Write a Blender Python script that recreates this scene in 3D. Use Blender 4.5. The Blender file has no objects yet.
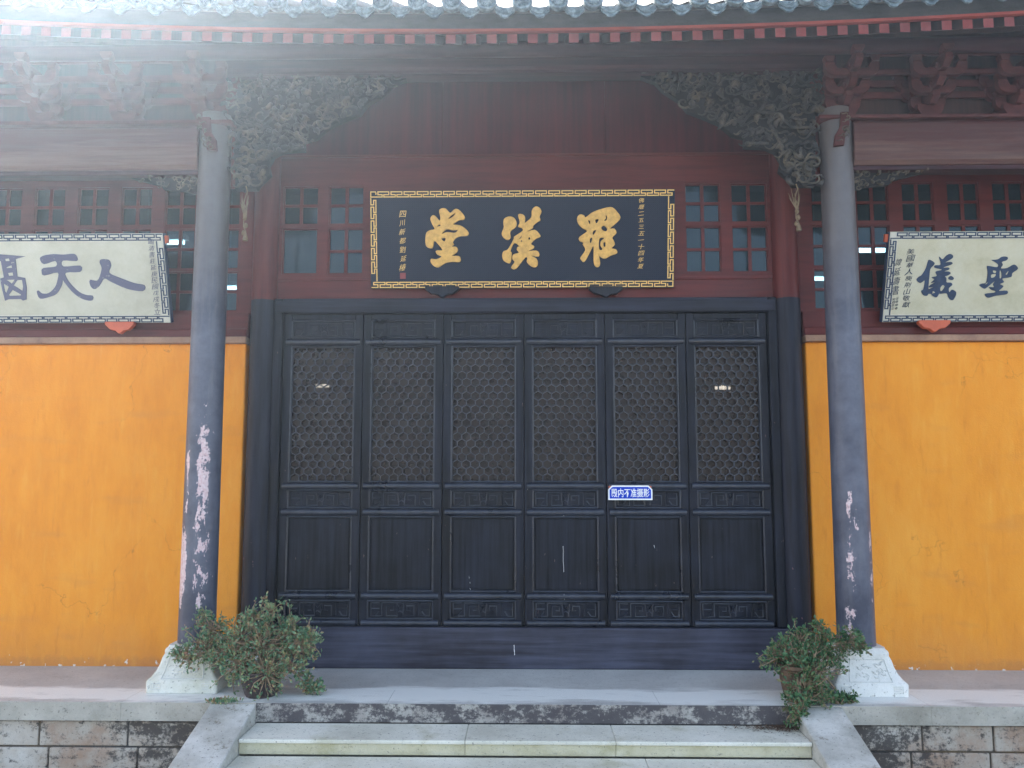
import bpy, math, random
from mathutils import Vector, Matrix
R = math.radians
C = bpy.context.scene.collection
sc = bpy.context.scene

# ------------------------------------------------------------ camera
PITCH, YAW, F = R(5.9), R(1.1), 830.0
CAM = Vector((0.03, -6.5, 1.487))
cd = bpy.data.cameras.new('camera'); cam = bpy.data.objects.new('camera', cd); C.objects.link(cam)
cd.sensor_width = 36; cd.lens = F/1024*36; cd.clip_end = 2000; cd.clip_start = .05
cam.location = CAM; cam.rotation_euler = (R(90)+PITCH, 0, YAW)
sc.camera = cam
# ------------------------------------------------------------ sky, sun, exposure
SUN_EL, SUN_AZ = R(37), R(-37)            # azimuth measured from +Y (behind the hall) towards -X
w = bpy.data.worlds.new('World'); sc.world = w; w.use_nodes = True
nt = w.node_tree; bg = nt.nodes['Background']
sky = nt.nodes.new('ShaderNodeTexSky'); sky.sky_type = 'NISHITA'; sky.sun_disc = False
sky.sun_elevation = SUN_EL; sky.sun_rotation = SUN_AZ; sky.dust_density = 4.0; sky.air_density = .75; sky.ozone_density = .6
mxs = nt.nodes.new('ShaderNodeMix'); mxs.data_type = 'RGBA'; mxs.blend_type = 'MULTIPLY'; mxs.inputs[0].default_value = 1
mxs.inputs[7].default_value = (1.09, 1.0, .86, 1)      # a milky, hazy sky
nt.links.new(sky.outputs[0], mxs.inputs[6]); nt.links.new(mxs.outputs[2], bg.inputs[0]); bg.inputs[1].default_value = .15
sd = bpy.data.lights.new('sun', 'SUN'); sun = bpy.data.objects.new('sun', sd); C.objects.link(sun)
sd.energy = 4.5; sd.angle = R(.5); sd.color = (1, .95, .86)
sdir = Vector((math.sin(SUN_AZ)*math.cos(SUN_EL), math.cos(SUN_AZ)*math.cos(SUN_EL), math.sin(SUN_EL)))
sun.rotation_euler = sdir.to_track_quat('Z', 'Y').to_euler()
sc.view_settings.view_transform = 'Standard'; sc.view_settings.look = 'None'
sc.view_settings.exposure = 2.55; sc.view_settings.gamma = 1
sc.view_settings.use_curve_mapping = False
sc.cycles.max_bounces = 6; sc.cycles.use_denoising = True

# ------------------------------------------------------------ helpers
_f = Vector((-math.sin(YAW), math.cos(YAW), 0)); _r = Vector((math.cos(YAW), math.sin(YAW), 0)); _z = Vector((0, 0, 1))
_fw = _f*math.cos(PITCH) + _z*math.sin(PITCH); _up = -_f*math.sin(PITCH) + _z*math.cos(PITCH)
def ray(px, py): return _fw + _r*((px-512)/F) + _up*((384-py)/F)
def at(px, py, Y):
    d = ray(px, py); return CAM + d*((Y-CAM.y)/d.y)
def on_z(px, py, Z):
    d = ray(px, py); return CAM + d*((Z-CAM.z)/d.z)
def X(px, Y, py=450): return at(px, py, Y).x
def Z(py, Y, px=524): return at(px, py, Y).z

class MB:
    def __init__(s): s.v = []; s.f = []
    def add(s, vs, fs):
        n = len(s.v); s.v += [tuple(v) for v in vs]; s.f += [tuple(i+n for i in f) for f in fs]; return s
    def box(s, x0, x1, y0, y1, z0, z1):
        if x0 > x1: x0, x1 = x1, x0
        if y0 > y1: y0, y1 = y1, y0
        if z0 > z1: z0, z1 = z1, z0
        return s.add([(x0,y0,z0),(x1,y0,z0),(x1,y1,z0),(x0,y1,z0),(x0,y0,z1),(x1,y0,z1),(x1,y1,z1),(x0,y1,z1)],
              [(0,3,2,1),(4,5,6,7),(0,1,5,4),(1,2,6,5),(2,3,7,6),(3,0,4,7)])
    def bar(s, a, b, w, d):          # bar in the XZ plane from a to b; w across, d in Y
        a, b = Vector(a), Vector(b); t = (b-a)
        if t.length < 1e-6: return s
        t.normalize(); n = Vector((-t.z, 0, t.x))*w/2; y = Vector((0, d/2, 0))
        vs = []
        for p in (a-t*w*.0, b+t*w*.0): vs += [p-n-y, p+n-y, p+n+y, p-n+y]
        return s.add(vs, [(0,1,2,3),(7,6,5,4),(1,0,4,5),(2,1,5,6),(3,2,6,7),(0,3,7,4)])
    def prism(s, poly, y0, y1):      # polygon of (x,z) extruded in Y
        n = len(poly); vs = [(p[0], y0, p[1]) for p in poly] + [(p[0], y1, p[1]) for p in poly]
        fs = [tuple(range(n)), tuple(range(2*n-1, n-1, -1))] + [(i, i+n, (i+1)%n+n, (i+1)%n) for i in range(n)]
        return s.add(vs, fs)
    def prismx(s, poly, x0, x1):     # polygon of (y,z) extruded in X
        n = len(poly); vs = [(x0, p[0], p[1]) for p in poly] + [(x1, p[0], p[1]) for p in poly]
        fs = [tuple(range(n)), tuple(range(2*n-1, n-1, -1))] + [(i, i+n, (i+1)%n+n, (i+1)%n) for i in range(n)]
        return s.add(vs, fs)
    def tube(s, pts, r, n=6, cap=True):
        pts = [Vector(p) for p in pts]; rs = r if isinstance(r, (list, tuple)) else [r]*len(pts)
        vs = []; fs = []; ref = Vector((0, 1, 0))
        for i, p in enumerate(pts):
            t = (pts[min(i+1, len(pts)-1)] - pts[max(i-1, 0)])
            if t.length < 1e-9: t = Vector((0,0,1))
            t.normalize()
            rr = ref if abs(t.dot(ref)) < .95 else Vector((1, 0, 0))
            u = t.cross(rr).normalized(); v = t.cross(u)
            for k in range(n):
                a = 2*math.pi*k/n; vs.append(p + (u*math.cos(a) + v*math.sin(a))*rs[i])
        for i in range(len(pts)-1):
            for k in range(n): fs.append((i*n+k, i*n+(k+1)%n, (i+1)*n+(k+1)%n, (i+1)*n+k))
        if cap: fs += [tuple(range(n))[::-1], tuple(range((len(pts)-1)*n, len(pts)*n))]
        return s.add(vs, fs)
    def lathe(s, prof, cx, cy, n=32, z0=0):
        vs = []; fs = []
        for r_, z in prof:
            for k in range(n):
                a = 2*math.pi*k/n; vs.append((cx+r_*math.cos(a), cy+r_*math.sin(a), z0+z))
        for i in range(len(prof)-1):
            for k in range(n): fs.append((i*n+k, i*n+(k+1)%n, (i+1)*n+(k+1)%n, (i+1)*n+k))
        fs += [tuple(range(n))[::-1], tuple(range((len(prof)-1)*n, len(prof)*n))]
        return s.add(vs, fs)
    def build(s, name, mat, parent=None, bevel=0, smooth=False, origin=None):
        me = bpy.data.meshes.new(name)
        vs = s.v
        if origin is not None: vs = [tuple(Vector(v)-Vector(origin)) for v in vs]
        me.from_pydata(vs, [], s.f); me.update()
        import bmesh
        b = bmesh.new(); b.from_mesh(me); bmesh.ops.recalc_face_normals(b, faces=b.faces); b.to_mesh(me); b.free()
        me.materials.append(mat)
        if smooth:
            for p in me.polygons: p.use_smooth = True
            me.set_sharp_from_angle(angle=R(40))
        o = bpy.data.objects.new(name, me); C.objects.link(o)
        if origin is not None: o.location = origin
        if parent:
            o.parent = parent
            if origin is None and parent.type == 'EMPTY': o.location = -Vector(parent.location) if parent.get('_w') else (0,0,0)
        if bevel:
            m = o.modifiers.new('bevel', 'BEVEL'); m.width = bevel; m.segments = 2; m.limit_method = 'ANGLE'; m.angle_limit = R(40)
        return o
def tag(o, label=None, cat=None, group=None, kind=None):
    if label: o['label'] = label
    if cat: o['category'] = cat
    if group: o['group'] = group
    if kind: o['kind'] = kind
    return o
def empty(name, loc=(0,0,0), parent=None):
    o = bpy.data.objects.new(name, None); C.objects.link(o); o.location = loc; o.empty_display_size = .2
    if parent: o.parent = parent
    return o
def kids(o): return [c for c in bpy.data.objects if c.parent == o]
def copy_tree(o, parent=None):
    c = o.copy(); C.objects.link(c); c.parent = parent if parent else o.parent
    for ch in kids(o): copy_tree(ch, c)
    return c

# ------------------------------------------------------------ materials
def ramp(nt, fac, stops):
    r_ = nt.nodes.new('ShaderNodeValToRGB'); els = r_.color_ramp.elements
    while len(els) < len(stops): els.new(.5)
    for e, (p, c) in zip(els, stops):
        e.position = p; e.color = (c, c, c, 1) if isinstance(c, (int, float)) else (*c, 1)
    nt.links.new(fac, r_.inputs[0]); return r_.outputs[0]
def noise(nt, vec, scale, detail=4, rough=.6, sc3=(1,1,1), loc=(0,0,0)):
    m = nt.nodes.new('ShaderNodeMapping'); m.inputs['Scale'].default_value = sc3; m.inputs['Location'].default_value = loc
    nt.links.new(vec, m.inputs[0])
    n = nt.nodes.new('ShaderNodeTexNoise'); n.inputs['Scale'].default_value = scale
    n.inputs['Detail'].default_value = detail; n.inputs['Roughness'].default_value = rough
    nt.links.new(m.outputs[0], n.inputs['Vector']); return n.outputs[0]
def mix(nt, fac, a, b, mode='MIX'):
    m = nt.nodes.new('ShaderNodeMix'); m.data_type = 'RGBA'; m.blend_type = mode
    for s, v in ((0, fac), (6, a), (7, b)):
        if isinstance(v, (int, float)): m.inputs[s].default_value = v
        elif isinstance(v, tuple): m.inputs[s].default_value = (*v, 1)
        else: nt.links.new(v, m.inputs[s])
    return m.outputs[2]
def mth(nt, op, a, b=0, c=0, clamp=False):
    m = nt.nodes.new('ShaderNodeMath'); m.operation = op; m.use_clamp = clamp
    for i, v in enumerate((a, b, c)):
        if isinstance(v, (int, float)): m.inputs[i].default_value = v
        else: nt.links.new(v, m.inputs[i])
    return m.outputs[0]
def newmat(name):
    m = bpy.data.materials.new(name); m.use_nodes = True
    nt = m.node_tree; b = nt.nodes['Principled BSDF']
    g = nt.nodes.new('ShaderNodeNewGeometry')
    return m, nt, b, g.outputs['Position']
def setb(nt, b, col=None, rough=None, bump=None, bs=.3, dist=.01, metal=0, spec=None):
    if col is not None:
        if isinstance(col, tuple): b.inputs['Base Color'].default_value = (*col, 1)
        else: nt.links.new(col, b.inputs['Base Color'])
    if rough is not None:
        if isinstance(rough, (int, float)): b.inputs['Roughness'].default_value = rough
        else: nt.links.new(rough, b.inputs['Roughness'])
    if bump is not None:
        bn = nt.nodes.new('ShaderNodeBump'); bn.inputs['Strength'].default_value = bs; bn.inputs['Distance'].default_value = dist
        nt.links.new(bump, bn.inputs['Height']); nt.links.new(bn.outputs[0], b.inputs['Normal'])
    b.inputs['Metallic'].default_value = metal
    if spec is not None: b.inputs['Specular IOR Level'].default_value = spec
def wood(name, c1, c2, rough=.5, grain=(30,30,1.2), chips=None, chipc=(.35,.14,.07), chipth=.72, bs=.25, spec=.5, chipscale=14):
    m, nt, b, P = newmat(name)
    n1 = noise(nt, P, 1.0, 6, .65, grain); n2 = noise(nt, P, 2.2, 4)
    f = mth(nt, 'ADD', mth(nt, 'MULTIPLY', n1, .6), mth(nt, 'MULTIPLY', n2, .4))
    col = mix(nt, ramp(nt, f, [(.40, 0), (.62, 1)]), c1, c2)
    if chips:
        n3 = noise(nt, P, chipscale, 5, .7, (1.6,1.6,.45)); col = mix(nt, ramp(nt, n3, [(chipth, 0), (chipth+.02, 1)]), col, chipc)
    setb(nt, b, col, ramp(nt, n2, [(.3, rough-.1), (.7, rough+.12)]), n1, bs, .004, spec=spec)
    return m
def blend_noise(name, stops, scale=3, rough=.8, bscale=60, bs=.3, sc3=(1,1,1), dist=.005):
    m, nt, b, P = newmat(name)
    n = noise(nt, P, scale, 8, .65, sc3); n2 = noise(nt, P, bscale, 5, .7)
    f = mth(nt, 'ADD', mth(nt, 'MULTIPLY', n, .8), mth(nt, 'MULTIPLY', n2, .2))
    setb(nt, b, ramp(nt, f, stops), rough, n2, bs, dist); return m

M = {}
M['moulding'] = wood('black_moulding_wood', (.006,.008,.015), (.028,.034,.054), .32, grain=(14,14,14), spec=.55)
M['black'] = wood('black_painted_wood', (.003,.004,.007), (.018,.021,.034), .45, spec=.16, bs=.4, chips=True, chipc=(.20,.13,.12), chipth=.695, chipscale=20)
M['blackh'] = wood('black_painted_wood_horizontal', (.005,.006,.013), (.024,.027,.048), .45, spec=.2, grain=(1.2,30,30), chips=True, chipc=(.3,.28,.28), chipth=.78)
M['sill'] = wood('threshold_wood', (.018,.017,.028), (.068,.072,.108), .5, spec=.3, grain=(1.0,20,20), chips=True, chipc=(.55,.55,.55), chipth=.80, chipscale=8)
M['red'] = wood('red_painted_wood', (.070,.008,.008), (.120,.016,.015), .5, spec=.3, grain=(1.5,20,20))
M['redv'] = wood('dark_red_boarding', (.055,.006,.011), (.090,.010,.017), .6, spec=.2, grain=(22,22,.8))
M['redend'] = wood('rafter_red', (.12,.015,.016), (.19,.028,.028), .6, grain=(12,12,12))
M['redline'] = wood('eave_edge_red', (.20,.025,.02), (.32,.055,.045), .6, grain=(4,12,12))
M['darkred'] = wood('beam_dark_red', (.022,.008,.013), (.055,.018,.024), .65, spec=.25, grain=(1.2,24,24))
M['bracket'] = wood('bracket_wood', (.050,.015,.017), (.100,.032,.034), .7, spec=.25, grain=(6,12,12))
M['fascia'] = blend_noise('fascia_board', [(.35,(.02,.027,.034)),(.6,(.055,.062,.072)),(.8,(.09,.065,.06))], 5, .8, sc3=(1,1,3))
M['underside'] = wood('rafter_underside', (.03,.018,.02), (.06,.03,.03), .8)
# worn side beam: red paint weathered to bare grey-brown timber along the lower half
m, nt, b, P = newmat('weathered_beam')
n1 = noise(nt, P, 1, 7, .7, (.9,14,14)); n2 = noise(nt, P, 1, 5, .6, (2,30,40))
sx = nt.nodes.new('ShaderNodeSeparateXYZ'); nt.links.new(P, sx.inputs[0])
ZB0, ZB1 = Z(165,-.7,900), Z(119,-.7,900)
h = mth(nt, 'DIVIDE', mth(nt, 'SUBTRACT', sx.outputs[2], ZB0), ZB1-ZB0)
f = mth(nt, 'ADD', n1, mth(nt, 'MULTIPLY', mth(nt, 'SUBTRACT', .5, h), .35))
col = mix(nt, ramp(nt, f, [(.44,0),(.66,1)]), (.058,.012,.014), (.115,.062,.050))
col = mix(nt, ramp(nt, n2, [(.35,.55),(.6,0)]), col, (.06,.03,.03))
setb(nt, b, col, .7, n2, .4, .004); M['sidebeam'] = m
M['carve'] = blend_noise('carved_dark_wood', [(.34,(.010,.011,.015)),(.50,(.026,.025,.026)),(.62,(.080,.066,.048))], 9, .6, bscale=80, bs=.5)
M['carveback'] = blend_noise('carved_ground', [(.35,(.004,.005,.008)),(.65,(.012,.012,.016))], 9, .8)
M['gildcarve'] = blend_noise('faded_gilt_carving', [(.35,(.02,.018,.014)),(.52,(.060,.050,.036)),(.68,(.15,.12,.08))], 9, .6)
# plaster
m, nt, b, P = newmat('ochre_plaster')
a1 = noise(nt, P, 1.1, 6, .6, (1,1,.6)); a2 = noise(nt, P, 5, 8, .7, (1.5,1,.5)); a3 = noise(nt, P, 90, 4, .6); a4 = noise(nt, P, 3.0, 3, .5, (.5,1,2.4), (4,0,2))
a6 = noise(nt, P, 9, 7, .7, (2.2,1,.35), (2,0,7))
f = mth(nt, 'ADD', mth(nt, 'MULTIPLY', a1, .55), mth(nt, 'MULTIPLY', a2, .45))
col = ramp(nt, f, [(.34,(.70,.240,.018)),(.50,(.79,.292,.022)),(.66,(.83,.345,.038))])
col = mix(nt, ramp(nt, a4, [(.60,0),(.72,.35)]), col, (.60,.24,.05))
sx = nt.nodes.new('ShaderNodeSeparateXYZ'); nt.links.new(P, sx.inputs[0])
a5 = noise(nt, P, 14, 6, .75)
low = ramp(nt, mth(nt, 'SUBTRACT', mth(nt, 'MULTIPLY', a5, .16), sx.outputs[2]), [(.0,0),(.045,1)])
vor = nt.nodes.new('ShaderNodeTexVoronoi'); vor.feature = 'DISTANCE_TO_EDGE'; vor.inputs['Scale'].default_value = 1.1
dv = nt.nodes.new('ShaderNodeVectorMath'); dv.operation = 'ADD'; nz = nt.nodes.new('ShaderNodeTexNoise'); nz.inputs['Scale'].default_value = 6; nz.inputs['Detail'].default_value = 8
dm = nt.nodes.new('ShaderNodeVectorMath'); dm.operation = 'SCALE'; dm.inputs['Scale'].default_value = .35
nt.links.new(P, nz.inputs['Vector']); nt.links.new(nz.outputs['Color'], dm.inputs[0]); nt.links.new(dm.outputs[0], dv.inputs[0]); nt.links.new(P, dv.inputs[1]); nt.links.new(dv.outputs[0], vor.inputs['Vector'])
crk = mth(nt, 'MULTIPLY', mth(nt, 'LESS_THAN', vor.outputs['Distance'], .0022), ramp(nt, noise(nt, P, 1.7, 3, .5, (1,1,1), (7,1,3)), [(.52,0),(.60,.55)]))
col = mix(nt, crk, col, (.38,.13,.02))
drp = ramp(nt, noise(nt, P, 1, 6, .7, (16,1,.5), (3,0,1)), [(.60,0),(.74,.28)]); col = mix(nt, drp, col, (.86,.47,.12))
damp = ramp(nt, mth(nt, 'SUBTRACT', mth(nt, 'MULTIPLY', noise(nt, P, 3.2, 8, .68, (1,1,.7), (0,0,4)), .75), sx.outputs[2]), [(.0,0),(.30,.34)])
col = mix(nt, damp, col, (.60,.235,.06))
low2 = mth(nt, 'GREATER_THAN', mth(nt, 'SUBTRACT', mth(nt, 'MULTIPLY', noise(nt, P, 26, 3, .6), 1), mth(nt, 'MULTIPLY', sx.outputs[2], 1.6)), .615)
col = mix(nt, mth(nt, 'MULTIPLY', low, .30), col, (.36,.15,.07)); col = mix(nt, low2, col, (.75,.66,.58))
col = mix(nt, ramp(nt, a6, [(.55,0),(.70,.30)]), col, (.84,.42,.07)); col = mix(nt, ramp(nt, a6, [(.30,.30),(.42,0)]), col, (.52,.15,.02))
setb(nt, b, col, .85, mth(nt, 'ADD', a3, mth(nt, 'MULTIPLY', a2, 2)), .35, .004); M['ochre'] = m
M['ledge'] = blend_noise('ledge_tan', [(.35,(.20,.11,.08)),(.65,(.38,.24,.16))], 6, .8)
# stones
def stone(name, c1, c2, c3, stain=0, stainc=(.03,.03,.035), spk=(.12,.12,.12), moss=0, big=1.5, seams=None, nearx=0):
    m, nt, b, P = newmat(name)
    n1 = noise(nt, P, big, 7, .65); n2 = noise(nt, P, 38, 6, .75); n3 = noise(nt, P, 6, 9, .78, (1,1,1.6), (3,1,5)); n4 = noise(nt, P, 140, 3, .6)
    col = ramp(nt, n1, [(.35, c1), (.5, c2), (.66, c3)])
    col = mix(nt, ramp(nt, n2, [(.55,0),(.75,.5)]), col, spk)
    col = mix(nt, ramp(nt, n4, [(.62,0),(.72,.45)]), col, (.55,.55,.54))
    col = mix(nt, ramp(nt, noise(nt, P, 55, 2, .5, (1,1,1), (5,5,5)), [(.66,0),(.70,.6)]), col, (.10,.095,.08))
    if moss: col = mix(nt, ramp(nt, noise(nt, P, 2.6, 6, .7, (1,1,1), (9,2,1)), [(.56,0),(.70,moss)]), col, (.36,.33,.17))
    if stain:
        n5 = mth(nt, 'ADD', mth(nt, 'MULTIPLY', n3, .62), mth(nt, 'MULTIPLY', noise(nt, P, 30, 8, .8), .38))
        if nearx:
            sxx = nt.nodes.new('ShaderNodeSeparateXYZ'); nt.links.new(P, sxx.inputs[0])
            n5 = mth(nt, 'ADD', n5, mth(nt, 'MULTIPLY', mth(nt, 'MAXIMUM', 0, mth(nt, 'SUBTRACT', 1, mth(nt, 'MULTIPLY', mth(nt, 'SUBTRACT', mth(nt, 'ABSOLUTE', sxx.outputs[0]), 1.95), 1.1))), .13))
        col = mix(nt, ramp(nt, n5, [(.60-stain*.22,0),(.66-stain*.22,.9)]), col, stainc)
    if seams:
        sx = nt.nodes.new('ShaderNodeSeparateXYZ'); nt.links.new(P, sx.inputs[0]); tot = None
        for s in seams:
            d = mth(nt, 'LESS_THAN', mth(nt, 'ABSOLUTE', mth(nt, 'SUBTRACT', sx.outputs[0], s)), .004)
            tot = d if tot is None else mth(nt, 'MAXIMUM', tot, d)
        col = mix(nt, mth(nt, 'MULTIPLY', tot, .6), col, (.10,.09,.08))
    setb(nt, b, col, .82, mth(nt, 'ADD', n2, mth(nt, 'MULTIPLY', n4, .5)), .4, .006); return m
M['floor'] = stone('terrace_flagstone', (.40,.39,.37), (.48,.47,.445), (.57,.565,.53), 0, big=1.1)
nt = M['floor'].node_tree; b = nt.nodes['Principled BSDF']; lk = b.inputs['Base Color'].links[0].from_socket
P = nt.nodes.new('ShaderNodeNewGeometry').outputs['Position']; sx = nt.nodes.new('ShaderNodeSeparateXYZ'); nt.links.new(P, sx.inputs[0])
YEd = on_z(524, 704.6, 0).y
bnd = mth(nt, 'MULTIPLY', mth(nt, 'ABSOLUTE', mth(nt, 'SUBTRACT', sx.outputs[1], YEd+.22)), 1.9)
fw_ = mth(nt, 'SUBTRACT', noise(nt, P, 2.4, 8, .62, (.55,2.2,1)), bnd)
wht = ramp(nt, fw_, [(.10,0),(.26,.9)])  # white band along the terrace edge, broken up by noise
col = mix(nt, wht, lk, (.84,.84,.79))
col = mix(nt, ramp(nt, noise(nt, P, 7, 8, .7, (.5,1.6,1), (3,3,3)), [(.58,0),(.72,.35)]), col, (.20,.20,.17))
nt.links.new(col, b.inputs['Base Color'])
M['floorlight'] = stone('edge_stone_top', (.54,.53,.47), (.62,.62,.56), (.74,.74,.68), 0, moss=.25, big=2)
M['edge'] = stone('edge_stone', (.31,.285,.23), (.42,.39,.33), (.54,.51,.44), .20, stainc=(.14,.13,.11), moss=.35, big=2.5)
M['riser_dark'] = stone('stained_riser', (.26,.23,.21), (.36,.34,.31), (.44,.42,.38), .68, stainc=(.05,.043,.050), big=3)
M['step'] = stone('step_stone', (.56,.54,.45), (.66,.645,.55), (.76,.74,.65), .0, moss=.5, big=2)
M['riser'] = stone('step_riser_stone', (.44,.39,.24), (.55,.51,.35), (.64,.60,.46), .12, stainc=(.12,.10,.06), moss=.8, big=3)
M['ramp'] = stone('ramp_stone', (.32,.31,.275), (.43,.42,.38), (.60,.59,.55), .20, stainc=(.16,.14,.10), moss=.25, big=3)
M['block'] = stone('wall_block', (.38,.25,.17), (.47,.41,.34), (.60,.56,.50), .34, stainc=(.045,.036,.032), nearx=1, big=2.2)
M['mortar'] = stone('mortar', (.03,.03,.03), (.06,.055,.05), (.12,.08,.04), 0)
M['plinth'] = stone('white_stone', (.68,.67,.62), (.76,.75,.70), (.82,.81,.77), .0, spk=(.36,.36,.33), moss=.25, big=3)
M['plinthl'] = stone('lichen_white_stone', (.58,.57,.46), (.70,.69,.61), (.78,.77,.70), .0, spk=(.28,.28,.23), moss=.35, big=4)
M['relief'] = stone('relief_stone', (.58,.58,.54), (.66,.66,.62), (.72,.72,.68), .0, spk=(.3,.3,.3), big=3)
M['tile'] = blend_noise('grey_roof_tile', [(.35,(.03,.055,.075)),(.5,(.085,.135,.165)),(.64,(.22,.30,.34))], 26, .55, bscale=70, bs=.6)
M['tiledark'] = blend_noise('roof_tile_body', [(.35,(.08,.085,.09)),(.65,(.2,.21,.22))], 5, .8)
M['ground'] = stone('courtyard_paving', (.15,.145,.135), (.20,.195,.18), (.26,.25,.235), .05, big=.7)
def column_mat(name, strips, base=((.040,.046,.076),(.105,.115,.160)), top=1):
    m, nt, b, P = newmat(name)
    tc = nt.nodes.new('ShaderNodeTexCoord'); O = tc.outputs['Object']
    sx = nt.nodes.new('ShaderNodeSeparateXYZ'); nt.links.new(O, sx.inputs[0])
    n1 = noise(nt, O, 1, 6, .65, (14,14,1.6)); n2 = noise(nt, O, 2.5, 6, .7); n3 = noise(nt, O, 11, 7, .72, (1.5,1.5,.55), (1,2,3)); n4 = noise(nt, O, 60, 5, .7)
    col = mix(nt, ramp(nt, n2, [(.36,0),(.62,1)]), base[0], base[1])
    col = mix(nt, ramp(nt, n1, [(.5,0),(.72,.5)]), col, (.16,.165,.19))
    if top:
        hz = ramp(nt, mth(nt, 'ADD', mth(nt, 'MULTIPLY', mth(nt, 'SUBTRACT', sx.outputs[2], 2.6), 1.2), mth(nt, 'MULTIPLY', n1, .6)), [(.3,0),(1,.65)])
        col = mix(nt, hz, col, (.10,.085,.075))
    tot = None
    for cx, wx, z0, z1, th in strips:
        dx = mth(nt, 'DIVIDE', mth(nt, 'ABSOLUTE', mth(nt, 'SUBTRACT', sx.outputs[0], cx)), wx)
        zc, zw = (z0+z1)/2, (z1-z0)/2
        dz = mth(nt, 'DIVIDE', mth(nt, 'ABSOLUTE', mth(nt, 'SUBTRACT', sx.outputs[2], zc)), zw)
        d = mth(nt, 'ADD', mth(nt, 'MULTIPLY', mth(nt, 'POWER', dx, 2), .16), mth(nt, 'MULTIPLY', mth(nt, 'POWER', dz, 4), .16))
        k = mth(nt, 'GREATER_THAN', mth(nt, 'ADD', mth(nt, 'SUBTRACT', n3, d), mth(nt, 'MULTIPLY', mth(nt, 'SUBTRACT', n4, .5), .22)), th)
        tot = k if tot is None else mth(nt, 'MAXIMUM', tot, k)
    if tot is not None:
        col = mix(nt, tot, col, mix(nt, ramp(nt, n4, [(.4,0),(.65,1)]), (.56,.38,.39), (.68,.58,.60)))
    setb(nt, b, col, .42, mth(nt, 'ADD', n4, n1), .15, .004, spec=.5); return m
m, nt, b, P = newmat('pillar_two_tone')
sx = nt.nodes.new('ShaderNodeSeparateXYZ'); nt.links.new(P, sx.inputs[0])
n1 = noise(nt, P, 1, 6, .65, (20,20,1.5)); n3 = noise(nt, P, 16, 6, .7, (1.5,1.5,.6))
k = mth(nt, 'GREATER_THAN', mth(nt, 'ADD', sx.outputs[2], mth(nt, 'MULTIPLY', n1, .01)), Z(298, -.1))
lo = mix(nt, ramp(nt, n1, [(.36,0),(.66,1)]), (.004,.005,.011), (.017,.020,.038))
lo = mix(nt, mth(nt, 'MULTIPLY', mth(nt, 'GREATER_THAN', n3, .66), mth(nt, 'LESS_THAN', sx.outputs[2], 1.0)), lo, (.25,.13,.15))
hi = mix(nt, ramp(nt, n1, [(.36,0),(.66,1)]), (.07,.009,.010), (.12,.02,.018))
setb(nt, b, mix(nt, k, lo, hi), .5, n1, .2, .004, spec=.25); M['pillar'] = m
def flat(name, c, rough=.6, metal=0, var=.12, scale=8):
    m, nt, b, P = newmat(name); n = noise(nt, P, scale, 5, .65)
    col = mix(nt, ramp(nt, n, [(.35,0),(.65,1)]), tuple(x*(1-var) for x in c), tuple(min(1, x*(1+var)) for x in c))
    setb(nt, b, col, rough, n, .1, .003, metal); return m
M['gold'] = flat('gold_leaf', (.54,.325,.085), .42, .25, .18, 30)
M['goldline'] = flat('gold_line', (.72,.47,.15), .4, .2, .1, 30)
m, nt, b, P = newmat('navy_lacquer_brocade')
mp = nt.nodes.new('ShaderNodeMapping'); mp.inputs['Rotation'].default_value = (0, R(45), 0); nt.links.new(P, mp.inputs[0])
br = nt.nodes.new('ShaderNodeTexBrick'); br.inputs['Scale'].default_value = 22; br.inputs['Mortar Size'].default_value = .03
sw = nt.nodes.new('ShaderNodeSeparateXYZ'); nt.links.new(mp.outputs[0], sw.inputs[0]); cw = nt.nodes.new('ShaderNodeCombineXYZ')
nt.links.new(sw.outputs[0], cw.inputs[0]); nt.links.new(sw.outputs[2], cw.inputs[1]); nt.links.new(cw.outputs[0], br.inputs[0])
br.inputs['Color1'].default_value = (.007,.013,.030,1); br.inputs['Color2'].default_value = (.009,.016,.034,1); br.inputs['Mortar'].default_value = (.020,.028,.052,1)
setb(nt, b, br.outputs[0], .5, spec=.12); M['navy'] = m
M['cream'] = blend_noise('cream_board', [(.34,(.40,.385,.265)),(.5,(.48,.47,.35)),(.66,(.53,.53,.43))], 3, .6, bscale=40, bs=.05)
M['creaml'] = blend_noise('cream_line', [(.35,(.46,.47,.40)),(.65,(.58,.59,.52))], 6, .6)
M['ink'] = flat('blue_ink', (.012,.035,.085), .6, 0, .25, 20)
m, nt, b, P = newmat('worn_ink'); n1 = noise(nt, P, 22, 6, .75, (1,1,2))
setb(nt, b, mix(nt, ramp(nt, n1, [(.63,0),(.66,1)]), (.075,.085,.155), (.42,.42,.36)), .6); M['wornink'] = m
M['seal'] = flat('red_seal', (.20,.035,.04), .6)
M['orange'] = flat('orange_red_paint', (.50,.10,.045), .6)
M['signblue'] = flat('enamel_blue', (.0,.045,.50), .5, 0, .04)
M['signblue'].node_tree.nodes['Principled BSDF'].inputs['Specular IOR Level'].default_value = .1
M['white'] = flat('white_enamel', (.84,.86,.87), .35, 0, .04)
M['pot_dark'] = flat('dark_glazed_pot', (.045,.032,.032), .4, 0, .4, 14)
M['pot_brown'] = flat('brown_clay_pot', (.10,.058,.032), .6, 0, .5, 14)
M['soil'] = flat('soil', (.05,.035,.025), .95)
M['bark'] = flat('shrub_bark', (.27,.19,.12), .85, 0, .4, 30)
M['straw'] = flat('dry_straw', (.17,.12,.07), .8, 0, .2, 30)
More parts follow.
